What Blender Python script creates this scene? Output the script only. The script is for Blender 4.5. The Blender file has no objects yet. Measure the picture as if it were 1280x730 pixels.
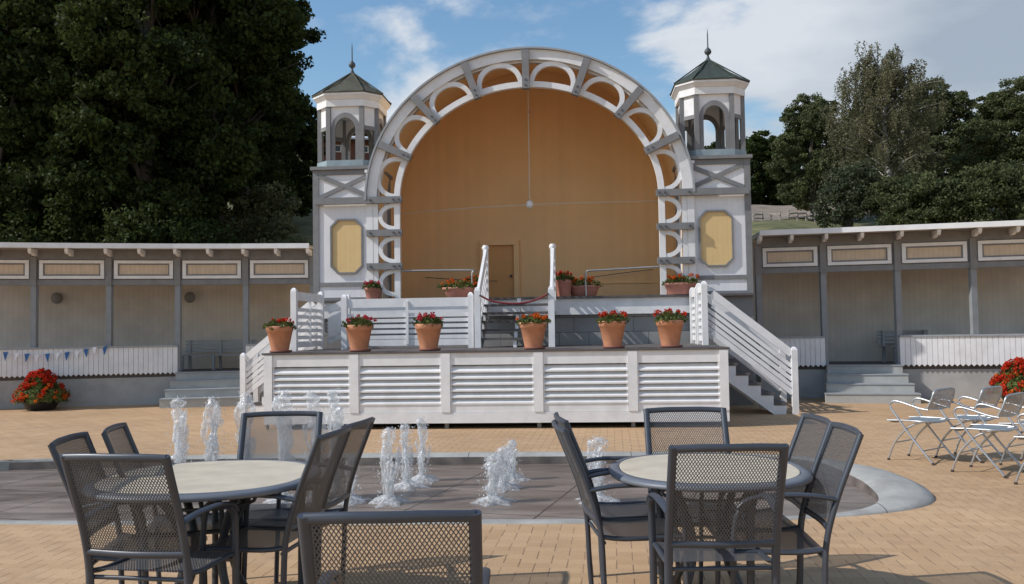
import bpy, bmesh, math, random
import numpy as np
from mathutils import Vector, Matrix
R = math.radians
PI = math.pi
rnd = random.Random(7)
scene = bpy.context.scene
COL = scene.collection

# ------------------------------------------------------------------ camera model
FPX, CX, CY = 1100.0, 640.0, 365.0
HCAM = 1.52
PITCH = math.atan(47 / FPX)
ROLL = R(0.85)

def ray(px, py):
    dx, dy = px - CX, py - CY
    a = dx - dy * math.sin(ROLL)
    b = dy + dx * math.sin(ROLL)
    up = Vector((0, -math.sin(PITCH), math.cos(PITCH)))
    fw = Vector((0, math.cos(PITCH), math.sin(PITCH)))
    return Vector((a, 0, 0)) - b * up + FPX * fw

def at(px, py, Y):
    r = ray(px, py)
    k = Y / r.y
    return Vector((r.x * k, Y, HCAM + r.z * k))

def gx(px, Y):
    return at(px, 440, Y).x

# ------------------------------------------------------------------ mesh helper
class MB:
    def __init__(s):
        s.v = []; s.f = []; s.sm = []
    def add(s, vs, fs, smooth=False):
        o = len(s.v)
        s.v += [tuple(p) for p in vs]
        s.f += [tuple(i + o for i in f) for f in fs]
        s.sm += [smooth] * len(fs)
        return s
    def box(s, x0, x1, y0, y1, z0, z1):
        vs = [(x0,y0,z0),(x1,y0,z0),(x1,y1,z0),(x0,y1,z0),(x0,y0,z1),(x1,y0,z1),(x1,y1,z1),(x0,y1,z1)]
        return s.add(vs, [(0,3,2,1),(4,5,6,7),(0,1,5,4),(1,2,6,5),(2,3,7,6),(3,0,4,7)])
    def hexa(s, vs):
        return s.add(vs, [(0,3,2,1),(4,5,6,7),(0,1,5,4),(1,2,6,5),(2,3,7,6),(3,0,4,7)])
    def bar(s, p, q, w, h, up=(0,0,1)):
        p = Vector(p); q = Vector(q); d = (q - p).normalized()
        u = Vector(up); sd = d.cross(u)
        if sd.length < 1e-4: sd = d.cross(Vector((0,1,0)))
        sd.normalize(); n = sd.cross(d).normalized()
        a = sd * w / 2; b = n * h / 2
        return s.hexa([p-a-b, p+a-b, q+a-b, q-a-b, p-a+b, p+a+b, q+a+b, q-a+b])
    def prism(s, pts, axis, a0, a1, smooth=False):
        # pts: 2d outline, extruded along axis between a0 and a1
        n = len(pts)
        def mk(p, a):
            if axis == 'y': return (p[0], a, p[1])
            if axis == 'x': return (a, p[0], p[1])
            return (p[0], p[1], a)
        vs = [mk(p, a0) for p in pts] + [mk(p, a1) for p in pts]
        fs = [(i, (i+1) % n, n + (i+1) % n, n + i) for i in range(n)]
        s.add(vs, fs, smooth)
        s.add(vs, [tuple(range(n-1, -1, -1)), tuple(range(n, 2*n))])
        return s
    def band(s, inner, outer, axis, a0, a1):
        # strip between two polylines of same length, extruded
        n = len(inner)
        def mk(p, a):
            return (p[0], a, p[1]) if axis == 'y' else (p[0], p[1], a)
        for i in range(n-1):
            q = [inner[i], inner[i+1], outer[i+1], outer[i]]
            s.add([mk(p, a0) for p in q] + [mk(p, a1) for p in q],
                  [(0,3,2,1),(4,5,6,7),(0,1,5,4),(2,3,7,6)] + ([(3,0,4,7)] if i == 0 else []) + ([(1,2,6,5)] if i == n-2 else []))
        return s
    def tube(s, pts, rx, ry=None, seg=8, smooth=True, n=0, taper=None, upv=(0,0,1)):
        pts = [Vector(p) for p in pts]
        if n: pts = catmull(pts, n)
        ry = ry or rx
        m = len(pts); vs = []
        for i, p in enumerate(pts):
            d = (pts[min(i+1, m-1)] - pts[max(i-1, 0)])
            d = d.normalized() if d.length > 1e-9 else Vector((0,0,1))
            sd = d.cross(Vector(upv))
            if sd.length < .05: sd = d.cross(Vector((0,1,0)))
            sd.normalize(); up = sd.cross(d).normalized()
            k = 1 if taper is None else taper[0] + (taper[1]-taper[0]) * i / (m-1)
            for j in range(seg):
                a = 2*PI*j/seg
                vs.append(p + sd*math.cos(a)*rx*k + up*math.sin(a)*ry*k)
        fs = []
        for i in range(m-1):
            for j in range(seg):
                fs.append((i*seg+j, i*seg+(j+1) % seg, (i+1)*seg+(j+1) % seg, (i+1)*seg+j))
        s.add(vs, fs, smooth)
        s.add([vs[j] for j in range(seg)], [tuple(range(seg-1,-1,-1))])
        s.add([vs[(m-1)*seg+j] for j in range(seg)], [tuple(range(seg))])
        return s
    def lathe(s, prof, seg=24, c=(0,0,0), sx=1, sy=1, smooth=True, caps=True, rot=0, power=2.0):
        vs = []
        for r, z in prof:
            for j in range(seg):
                a = 2*PI*j/seg + rot
                ca, sa = math.cos(a), math.sin(a)
                k = (abs(ca)**power + abs(sa)**power) ** (-1/power)
                vs.append((c[0]+r*k*ca*sx, c[1]+r*k*sa*sy, c[2]+z))
        fs = []
        for i in range(len(prof)-1):
            for j in range(seg):
                fs.append((i*seg+j, i*seg+(j+1) % seg, (i+1)*seg+(j+1) % seg, (i+1)*seg+j))
        s.add(vs, fs, smooth)
        if caps:
            k = (len(prof)-1)*seg
            s.add(vs[:seg], [tuple(range(seg-1,-1,-1))]); s.add(vs[k:k+seg], [tuple(range(seg))])
        return s
    def build(s, name, mat, parent=None, loc=None):
        me = bpy.data.meshes.new(name)
        me.from_pydata(s.v, [], s.f); me.validate(); me.update()
        if len(me.polygons) == len(s.sm):
            me.polygons.foreach_set('use_smooth', s.sm)
        me.materials.append(mat)
        o = bpy.data.objects.new(name, me); COL.objects.link(o)
        if parent: o.parent = parent
        if loc: o.location = loc
        return o

def catmull(P, n):
    out = []
    for i in range(len(P)-1):
        p0 = P[max(i-1,0)]; p1 = P[i]; p2 = P[i+1]; p3 = P[min(i+2,len(P)-1)]
        for k in range(n):
            t = k/n
            out.append(.5*((2*p1)+(p2-p0)*t+(2*p0-5*p1+4*p2-p3)*t*t+(3*p1-p0-3*p2+p3)*t**3))
    out.append(P[-1]); return out

def tag(o, label=None, cat=None, group=None, kind=None):
    if label: o['label'] = label
    if cat: o['category'] = cat
    if group: o['group'] = group
    if kind: o['kind'] = kind
    return o

def empty(name, loc=(0,0,0), rz=0, label=None, cat=None, group=None):
    o = bpy.data.objects.new(name, None); COL.objects.link(o)
    o.location = loc; o.rotation_euler = (0,0,rz); o.empty_display_size = .2
    return tag(o, label, cat, group)

def children(o):
    return [c for c in bpy.data.objects if c.parent == o]

def copy_tree(o, parent=None):
    c = o.copy(); COL.objects.link(c); c.parent = parent
    for ch in children(o): copy_tree(ch, c)
    return c

# ------------------------------------------------------------------ materials
def mat(name, col, rough=.6, metal=0, var=.12, vscale=6, bump=0, bscale=40, spec=.5, detail=4,
        groove=None, dirt=0):
    """painted / plain surface with a little noise; groove=(axis, pitch, width, depth) adds board joints"""
    m = bpy.data.materials.new(name); m.use_nodes = True
    nt = m.node_tree; N = nt.nodes; L = nt.links; N.clear()
    out = N.new('ShaderNodeOutputMaterial'); b = N.new('ShaderNodeBsdfPrincipled')
    L.new(b.outputs[0], out.inputs[0])
    b.inputs['Roughness'].default_value = rough; b.inputs['Metallic'].default_value = metal
    b.inputs['Specular IOR Level'].default_value = spec
    tc = N.new('ShaderNodeTexCoord')
    no = N.new('ShaderNodeTexNoise'); no.inputs['Scale'].default_value = vscale; no.inputs['Detail'].default_value = detail
    L.new(tc.outputs['Object'], no.inputs['Vector'])
    mr = N.new('ShaderNodeMapRange'); mr.inputs[1].default_value = .3; mr.inputs[2].default_value = .7
    mr.inputs[3].default_value = 1-var; mr.inputs[4].default_value = 1+var*.6
    L.new(no.outputs[0], mr.inputs[0])
    mul = N.new('ShaderNodeVectorMath'); mul.operation = 'SCALE'
    mul.inputs[0].default_value = col[:3]
    L.new(mr.outputs[0], mul.inputs['Scale'])
    cur = mul.outputs[0]
    hgt = None
    if bump:
        nb = N.new('ShaderNodeTexNoise'); nb.inputs['Scale'].default_value = bscale; nb.inputs['Detail'].default_value = 3
        L.new(tc.outputs['Object'], nb.inputs['Vector']); hgt = nb.outputs[0]
        bm_ = N.new('ShaderNodeBump'); bm_.inputs['Strength'].default_value = bump; bm_.inputs['Distance'].default_value = .01
        L.new(hgt, bm_.inputs['Height']); L.new(bm_.outputs[0], b.inputs['Normal'])
    if groove:
        ax, pitch, wid, dark = groove
        sp = N.new('ShaderNodeSeparateXYZ'); L.new(tc.outputs['Object'], sp.inputs[0])
        d = N.new('ShaderNodeMath'); d.operation = 'DIVIDE'; d.inputs[1].default_value = pitch
        L.new(sp.outputs['XYZ'.index(ax)], d.inputs[0])
        fr = N.new('ShaderNodeMath'); fr.operation = 'FRACT'; L.new(d.outputs[0], fr.inputs[0])
        lt = N.new('ShaderNodeMath'); lt.operation = 'LESS_THAN'; lt.inputs[1].default_value = wid
        L.new(fr.outputs[0], lt.inputs[0])
        fl = N.new('ShaderNodeMath'); fl.operation = 'FLOOR'; L.new(d.outputs[0], fl.inputs[0])
        wn = N.new('ShaderNodeTexWhiteNoise'); wn.noise_dimensions = '1D'; L.new(fl.outputs[0], wn.inputs['W'])
        mr2 = N.new('ShaderNodeMapRange'); mr2.inputs[3].default_value = .975; mr2.inputs[4].default_value = 1.02
        L.new(wn.outputs['Value'], mr2.inputs[0])
        sc = N.new('ShaderNodeVectorMath'); sc.operation = 'SCALE'; L.new(cur, sc.inputs[0]); L.new(mr2.outputs[0], sc.inputs['Scale'])
        mx = N.new('ShaderNodeMixRGB'); mx.inputs[2].default_value = tuple(c*dark for c in col[:3]) + (1,)
        L.new(lt.outputs[0], mx.inputs[0]); L.new(sc.outputs[0], mx.inputs[1]); cur = mx.outputs[0]
    if dirt:
        nd = N.new('ShaderNodeTexNoise'); nd.inputs['Scale'].default_value = 1.7; nd.inputs['Detail'].default_value = 8; nd.inputs['Roughness'].default_value = .7
        L.new(tc.outputs['Object'], nd.inputs['Vector'])
        rr = N.new('ShaderNodeMapRange'); rr.inputs[1].default_value = .5; rr.inputs[2].default_value = .75; rr.inputs[4].default_value = dirt
        L.new(nd.outputs[0], rr.inputs[0])
        mx = N.new('ShaderNodeMixRGB'); mx.inputs[2].default_value = (col[0]*.45, col[1]*.42, col[2]*.38, 1)
        L.new(rr.outputs[0], mx.inputs[0]); L.new(cur, mx.inputs[1]); cur = mx.outputs[0]
    L.new(cur, b.inputs['Base Color'])
    return m

M = {}
M['white'] = mat('white_paint', (.81,.80,.795), .55, var=.07, vscale=5, dirt=.28)
M['white_boards'] = mat('white_board_paint', (.80,.79,.80), .6, var=.04, groove=('X', .1, .05, .86), dirt=.08)
M['grey'] = mat('grey_paint', (.215,.213,.215), .6, var=.12, vscale=7, dirt=.2)
M['grey_light'] = mat('light_grey_paint', (.33,.345,.36), .55, var=.1)
M['post_grey'] = mat('post_grey_paint', (.25,.265,.28), .55, var=.1)
M['old_wood'] = mat('weathered_pale_wood', (.42,.37,.33), .85, var=.35, vscale=5)
M['tan_panel'] = mat('tan_board_panel', (.64,.51,.38), .7, var=.08, groove=('X', .09, .07, .75))
M['yellow_panel'] = mat('yellow_board_panel', (.74,.52,.24), .6, var=.05, groove=('X', .1, .05, .84))
M['ochre'] = mat('ochre_shell_paint', (.88,.58,.30), .8, var=.05, vscale=1.1, groove=('X', .14, .02, .96))
M['ochre_door'] = mat('ochre_door_paint', (.66,.36,.145), .8, var=.06, vscale=2)
M['ochre_plain'] = mat('ochre_trim_paint', (.88,.585,.30), .8, var=.05, vscale=2)
M['beige'] = mat('beige_board_wall', (.68,.64,.59), .8, var=.12, vscale=2, groove=('X', .11, .06, .8), dirt=.2)
M['soffit'] = mat('cream_soffit', (.62,.56,.50), .7, var=.08)
M['concrete'] = mat('grey_concrete_base', (.42,.41,.39), .85, var=.12, vscale=2.5, bump=.3, dirt=.4)
M['step'] = mat('painted_concrete_step', (.42,.42,.395), .8, var=.12, vscale=4, bump=.2, dirt=.2)
M['kerb'] = mat('basin_kerb_concrete', (.38,.37,.34), .85, var=.2, vscale=4, bump=.4, bscale=60, dirt=.6, groove=('X', 1.83, .006, .35))
M['wet_kerb'] = mat('wet_stained_kerb_face', (.15,.125,.11), .5, var=.5, vscale=5)
M['deck'] = mat('dark_deck_boards', (.115,.10,.095), .75, var=.2, vscale=8)
M['terracotta'] = mat('terracotta_clay', (.60,.275,.155), .75, var=.13, vscale=9, bump=.15, dirt=.2)
M['terracotta_pink'] = mat('pink_terracotta_clay', (.47,.20,.15), .75, var=.13, vscale=9, bump=.15)
M['saucer'] = mat('brown_saucer_clay', (.25,.10,.07), .7, var=.1)
M['soil'] = mat('potting_soil', (.05,.035,.025), .95, var=.3)
M['black_pot'] = mat('black_planter', (.02,.02,.02), .5, var=.2)
M['slate'] = mat('slate_grey_metal', (.050,.058,.074), .38, metal=0, var=.12, vscale=12, spec=.6)
M['rim_grey'] = mat('table_rim_grey', (.15,.165,.19), .45, var=.1)
M['silver'] = mat('silver_tube_metal', (.50,.51,.52), .38, metal=.8, var=.08)
M['rubber'] = mat('brown_rubber_foot', (.06,.04,.03), .7, var=.1)
M['tabletop'] = mat('cream_stone_tabletop', (.66,.575,.44), .45, var=.14, vscale=7, spec=.5, detail=8)
M['rope'] = mat('dark_red_rope', (.20,.02,.025), .7, var=.2, vscale=60)
M['shingle'] = mat('green_grey_shingle', (.042,.056,.044), .8, var=.3, vscale=9, bump=.5, bscale=30, dirt=.5)
M['lead'] = mat('blue_grey_flashing', (.30,.37,.40), .5, var=.15, metal=.2)
M['iron'] = mat('dark_iron', (.06,.075,.08), .5, var=.1)
M['bolt'] = mat('dark_bolt', (.09,.09,.095), .5)
M['pipe'] = mat('galvanised_pipe', (.42,.41,.40), .4, metal=.6, var=.1)
M['cable'] = mat('pale_cable', (.62,.58,.5), .6)
M['bark'] = mat('grey_brown_bark', (.10,.085,.07), .9, var=.35, vscale=8, bump=.8, bscale=20)
M['birch_bark'] = mat('pale_birch_bark', (.42,.39,.36), .8, var=.3, vscale=5, bump=.3)
M['flag_blue'] = mat('blue_flag_cloth', (.04,.14,.36), .8)
M['flag_white'] = mat('white_flag_cloth', (.85,.85,.87), .8)
M['red_wall'] = mat('red_brown_wall', (.16,.06,.045), .8)
M['pale_roof'] = mat('pale_sheet_roof', (.55,.57,.6), .6)
M['window_dark'] = mat('dark_window_glass', (.03,.035,.04), .1)
M['deck_shade'] = mat('painted_deck_shade', (.02,.018,.016), .9)

def leaf_mat(name, c1, c2, trans=.25):
    m = bpy.data.materials.new(name); m.use_nodes = True
    nt = m.node_tree; N = nt.nodes; L = nt.links; N.clear()
    out = N.new('ShaderNodeOutputMaterial')
    g = N.new('ShaderNodeNewGeometry'); tc = N.new('ShaderNodeTexCoord')
    no = N.new('ShaderNodeTexNoise'); no.inputs['Scale'].default_value = .55; no.inputs['Detail'].default_value = 3
    L.new(tc.outputs['Object'], no.inputs['Vector'])
    ad = N.new('ShaderNodeMath'); ad.operation = 'MULTIPLY_ADD'; ad.inputs[1].default_value = .6
    L.new(g.outputs['Random Per Island'], ad.inputs[0])
    mr = N.new('ShaderNodeMapRange'); mr.inputs[1].default_value = .35; mr.inputs[2].default_value = .7; mr.inputs[3].default_value = -.1; mr.inputs[4].default_value = .5
    L.new(no.outputs[0], mr.inputs[0]); L.new(mr.outputs[0], ad.inputs[2])
    mx = N.new('ShaderNodeMixRGB'); mx.use_clamp = True
    mx.inputs[1].default_value = c1 + (1,); mx.inputs[2].default_value = c2 + (1,)
    L.new(ad.outputs[0], mx.inputs[0])
    b = N.new('ShaderNodeBsdfPrincipled'); b.inputs['Roughness'].default_value = .6; b.inputs['Specular IOR Level'].default_value = .12
    L.new(mx.outputs[0], b.inputs['Base Color'])
    t = N.new('ShaderNodeBsdfTranslucent'); L.new(mx.outputs[0], t.inputs[0])
    ms = N.new('ShaderNodeMixShader'); ms.inputs[0].default_value = trans
    L.new(b.outputs[0], ms.inputs[1]); L.new(t.outputs[0], ms.inputs[2]); L.new(ms.outputs[0], out.inputs[0])
    return m
M['leaf_dark'] = leaf_mat('dark_green_leaves', (.018,.032,.010), (.085,.112,.030), .35)
M['leaf_mid'] = leaf_mat('mid_green_leaves', (.055,.074,.033), (.165,.18,.078), .35)
M['leaf_birch'] = leaf_mat('birch_leaves', (.10,.10,.055), (.25,.235,.135), .4)
M['leaf_willow'] = leaf_mat('grey_green_leaves', (.05,.065,.035), (.13,.15,.085), .3)
M['leaf_scrub'] = leaf_mat('olive_scrub_leaves', (.09,.10,.045), (.24,.23,.12), .35)
M['leaf_pot'] = leaf_mat('geranium_leaves', (.055,.08,.02), (.19,.22,.07), .35)
M['petal'] = leaf_mat('red_petals', (.40,.02,.01), (.80,.07,.03), .25)
M['petal_orange'] = leaf_mat('orange_petals', (.50,.07,.01), (.85,.22,.03), .25)
M['petal_pink'] = leaf_mat('crimson_petals', (.38,.02,.04), (.62,.08,.09), .25)

def mesh_metal(nm, thr):
    m = bpy.data.materials.new(nm); m.use_nodes = True
    nt = m.node_tree; N = nt.nodes; L = nt.links; N.clear()
    out = N.new('ShaderNodeOutputMaterial'); b = N.new('ShaderNodeBsdfPrincipled')
    b.inputs['Base Color'].default_value = (.10,.102,.108,1); b.inputs['Roughness'].default_value = .33
    b.inputs['Specular IOR Level'].default_value = .7
    uv = N.new('ShaderNodeUVMap'); sp = N.new('ShaderNodeSeparateXYZ'); L.new(uv.outputs[0], sp.inputs[0])
    def mth(op, a, bb=None):
        n = N.new('ShaderNodeMath'); n.operation = op
        for i, x in enumerate((a, bb)):
            if x is None: continue
            if isinstance(x, (int, float)): n.inputs[i].default_value = x
            else: L.new(x, n.inputs[i])
        return n.outputs[0]
    u = mth('DIVIDE', sp.outputs[0], .0150); v = mth('DIVIDE', sp.outputs[1], .022)
    a = mth('FRACT', mth('ADD', u, v)); c = mth('FRACT', mth('SUBTRACT', u, v))
    tri = lambda x: mth('ABSOLUTE', mth('SUBTRACT', x, .5))
    sa = mth('GREATER_THAN', tri(a), thr); sc = mth('GREATER_THAN', tri(c), thr)
    solid = mth('MAXIMUM', sa, sc)
    bump = N.new('ShaderNodeBump'); bump.inputs['Strength'].default_value = .8; bump.inputs['Distance'].default_value = .004
    L.new(mth('ADD', tri(a), tri(c)), bump.inputs['Height']); L.new(bump.outputs[0], b.inputs['Normal'])
    tr = N.new('ShaderNodeBsdfTransparent'); ms = N.new('ShaderNodeMixShader')
    L.new(solid, ms.inputs[0]); L.new(tr.outputs[0], ms.inputs[1]); L.new(b.outputs[0], ms.inputs[2]); L.new(ms.outputs[0], out.inputs[0])
    return m
M['mesh'] = mesh_metal('expanded_metal_mesh', .352)
M['seat_mesh'] = mesh_metal('dense_expanded_metal_mesh', .15)

def fine_mesh():
    m = bpy.data.materials.new('fine_silver_mesh'); m.use_nodes = True
    nt = m.node_tree; N = nt.nodes; L = nt.links; N.clear()
    out = N.new('ShaderNodeOutputMaterial'); b = N.new('ShaderNodeBsdfPrincipled')
    b.inputs['Base Color'].default_value = (.42,.43,.45,1); b.inputs['Roughness'].default_value = .45; b.inputs['Metallic'].default_value = .5
    tc = N.new('ShaderNodeTexCoord'); vo = N.new('ShaderNodeTexVoronoi'); vo.inputs['Scale'].default_value = 110
    L.new(tc.outputs['Object'], vo.inputs['Vector'])
    gt = N.new('ShaderNodeMath'); gt.operation = 'GREATER_THAN'; gt.inputs[1].default_value = .36; L.new(vo.outputs[0], gt.inputs[0])
    tr = N.new('ShaderNodeBsdfTransparent'); ms = N.new('ShaderNodeMixShader')
    L.new(gt.outputs[0], ms.inputs[0]); L.new(tr.outputs[0], ms.inputs[1]); L.new(b.outputs[0], ms.inputs[2]); L.new(ms.outputs[0], out.inputs[0])
    return m
M['silver_mesh'] = fine_mesh()

def water_mat(name, dens):
    m = bpy.data.materials.new(name); m.use_nodes = True
    nt = m.node_tree; N = nt.nodes; L = nt.links; N.clear()
    out = N.new('ShaderNodeOutputMaterial')
    tc = N.new('ShaderNodeTexCoord')
    mp = N.new('ShaderNodeMapping'); mp.inputs['Scale'].default_value = (1,1,.5); L.new(tc.outputs['Object'], mp.inputs[0])
    no = N.new('ShaderNodeTexNoise'); no.inputs['Scale'].default_value = 34; no.inputs['Detail'].default_value = 5; L.new(mp.outputs[0], no.inputs['Vector'])
    bump = N.new('ShaderNodeBump'); bump.inputs['Strength'].default_value = 1; bump.inputs['Distance'].default_value = .03; L.new(no.outputs[0], bump.inputs['Height'])
    gl = N.new('ShaderNodeBsdfGlossy'); gl.inputs['Roughness'].default_value = .18; L.new(bump.outputs[0], gl.inputs['Normal'])
    bump.inputs['Strength'].default_value = .6
    df = N.new('ShaderNodeBsdfDiffuse'); df.inputs[0].default_value = (.93,.95,.97,1)
    tl = N.new('ShaderNodeBsdfTranslucent'); tl.inputs[0].default_value = (.93,.95,.97,1)
    m1 = N.new('ShaderNodeMixShader'); m1.inputs[0].default_value = .55; L.new(df.outputs[0], m1.inputs[1]); L.new(tl.outputs[0], m1.inputs[2])
    tr = N.new('ShaderNodeBsdfTransparent')
    m0 = N.new('ShaderNodeMixShader'); m0.inputs[0].default_value = .10; L.new(tr.outputs[0], m0.inputs[1]); L.new(gl.outputs[0], m0.inputs[2])
    mr = N.new('ShaderNodeMapRange'); mr.inputs[1].default_value = .40; mr.inputs[2].default_value = .66; mr.inputs[3].default_value = dens*.45; mr.inputs[4].default_value = dens*1.9; L.new(no.outputs[0], mr.inputs[0])
    m2 = N.new('ShaderNodeMixShader'); L.new(mr.outputs[0], m2.inputs[0]); L.new(m0.outputs[0], m2.inputs[1]); L.new(m1.outputs[0], m2.inputs[2])
    L.new(m2.outputs[0], out.inputs[0])
    return m
M['jet'] = water_mat('foaming_water', .31)
M['splash'] = water_mat('splashing_water', .45)

# ------------------------------------------------------------------ ground materials
def paver_mat():
    m = bpy.data.materials.new('tan_brick_pavers'); m.use_nodes = True
    nt = m.node_tree; N = nt.nodes; L = nt.links; N.clear()
    out = N.new('ShaderNodeOutputMaterial'); b = N.new('ShaderNodeBsdfPrincipled'); L.new(b.outputs[0], out.inputs[0])
    b.inputs['Roughness'].default_value = .8; b.inputs['Specular IOR Level'].default_value = .3
    tc = N.new('ShaderNodeTexCoord'); mp = N.new('ShaderNodeMapping'); mp.inputs['Rotation'].default_value = (0,0,R(6.5))
    L.new(tc.outputs['Object'], mp.inputs[0])
    def mth(op, a, b=None):
        n = N.new('ShaderNodeMath'); n.operation = op
        for i, x in enumerate((a, b)):
            if x is None: continue
            if isinstance(x, (int, float)): n.inputs[i].default_value = x
            else: L.new(x, n.inputs[i])
        return n.outputs[0]
    wob = N.new('ShaderNodeTexNoise'); wob.inputs['Scale'].default_value = 2.5; L.new(tc.outputs['Object'], wob.inputs['Vector'])
    wa = N.new('ShaderNodeVectorMath'); wa.operation = 'MULTIPLY_ADD'; wa.inputs[1].default_value = (.012,.012,0)
    L.new(wob.outputs['Color'], wa.inputs[0]); L.new(mp.outputs[0], wa.inputs[2])
    sx = N.new('ShaderNodeSeparateXYZ'); L.new(wa.outputs[0], sx.inputs[0])
    PV = .105
    u = mth('DIVIDE', sx.outputs[0], PV); v = mth('DIVIDE', sx.outputs[1], PV)
    iu = mth('ROUND', u); iv = mth('ROUND', v)
    du = mth('ABSOLUTE', mth('SUBTRACT', u, iu)); dv = mth('ABSOLUTE', mth('SUBTRACT', v, iv))
    dash = mth('LESS_THAN', mth('FRACT', mth('DIVIDE', mth('ADD', v, iu), 3.0)), .66)
    jx = mth('MULTIPLY', mth('LESS_THAN', du, .035), dash)
    jy = mth('MULTIPLY', mth('LESS_THAN', dv, .035), mth('LESS_THAN', mth('FRACT', mth('DIVIDE', mth('ADD', u, iv), 3.0)), .7))
    wn = N.new('ShaderNodeTexWhiteNoise'); wn.noise_dimensions = '2D'
    cb = N.new('ShaderNodeCombineXYZ'); L.new(mth('FLOOR', mth('MULTIPLY', u, .5)), cb.inputs[0]); L.new(mth('FLOOR', v), cb.inputs[1]); L.new(cb.outputs[0], wn.inputs['Vector'])
    bc = N.new('ShaderNodeMixRGB'); bc.inputs[1].default_value = (.470,.300,.165,1); bc.inputs[2].default_value = (.545,.36,.205,1); L.new(wn.outputs['Value'], bc.inputs[0])
    wj = N.new('ShaderNodeTexNoise'); wj.inputs['Scale'].default_value = 1.6; L.new(tc.outputs['Object'], wj.inputs['Vector'])
    js = N.new('ShaderNodeMapRange'); js.inputs[1].default_value = .3; js.inputs[2].default_value = .6; js.inputs[3].default_value = .25; js.inputs[4].default_value = .85; L.new(wj.outputs[0], js.inputs[0])
    jf = mth('MAXIMUM', mth('MULTIPLY', jx, js.outputs[0]), mth('MULTIPLY', jy, .10))  # real joints; depth ones painted darker for side-sun shade, crosswise ones kept faint
    br = N.new('ShaderNodeMixRGB'); br.inputs[2].default_value = (.17,.105,.07,1); L.new(jf, br.inputs[0]); L.new(bc.outputs[0], br.inputs[1])
    n1 = N.new('ShaderNodeTexNoise'); n1.inputs['Scale'].default_value = .45; n1.inputs['Detail'].default_value = 7; n1.inputs['Roughness'].default_value = .6; L.new(tc.outputs['Object'], n1.inputs['Vector'])
    mr = N.new('ShaderNodeMapRange'); mr.inputs[1].default_value = .3; mr.inputs[2].default_value = .7; mr.inputs[3].default_value = .84; mr.inputs[4].default_value = 1.08; L.new(n1.outputs[0], mr.inputs[0])
    n2 = N.new('ShaderNodeTexNoise'); n2.inputs['Scale'].default_value = 70; n2.inputs['Detail'].default_value = 3; L.new(tc.outputs['Object'], n2.inputs['Vector'])
    mr2 = N.new('ShaderNodeMapRange'); mr2.inputs[1].default_value = .3; mr2.inputs[2].default_value = .7; mr2.inputs[3].default_value = .88; mr2.inputs[4].default_value = 1.1; L.new(n2.outputs[0], mr2.inputs[0])
    mu = N.new('ShaderNodeMath'); mu.operation = 'MULTIPLY'; L.new(mr.outputs[0], mu.inputs[0]); L.new(mr2.outputs[0], mu.inputs[1])
    sc = N.new('ShaderNodeVectorMath'); sc.operation = 'SCALE'; L.new(br.outputs[0], sc.inputs[0]); L.new(mu.outputs[0], sc.inputs['Scale'])
    # darker spots
    n3 = N.new('ShaderNodeTexNoise'); n3.inputs['Scale'].default_value = 2.2; n3.inputs['Detail'].default_value = 6; L.new(tc.outputs['Object'], n3.inputs['Vector'])
    mr3 = N.new('ShaderNodeMapRange'); mr3.inputs[1].default_value = .6; mr3.inputs[2].default_value = .78; mr3.inputs[4].default_value = .4; L.new(n3.outputs[0], mr3.inputs[0])
    mx = N.new('ShaderNodeMixRGB'); mx.inputs[2].default_value = (.27,.19,.13,1); L.new(mr3.outputs[0], mx.inputs[0]); L.new(sc.outputs[0], mx.inputs[1])
    L.new(mx.outputs[0], b.inputs['Base Color'])
    bu = N.new('ShaderNodeBump'); bu.inputs['Strength'].default_value = .5; bu.inputs['Distance'].default_value = .004; bu.invert = True
    L.new(jf, bu.inputs['Height']); L.new(bu.outputs[0], b.inputs['Normal'])
    return m
M['paver'] = paver_mat()

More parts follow.
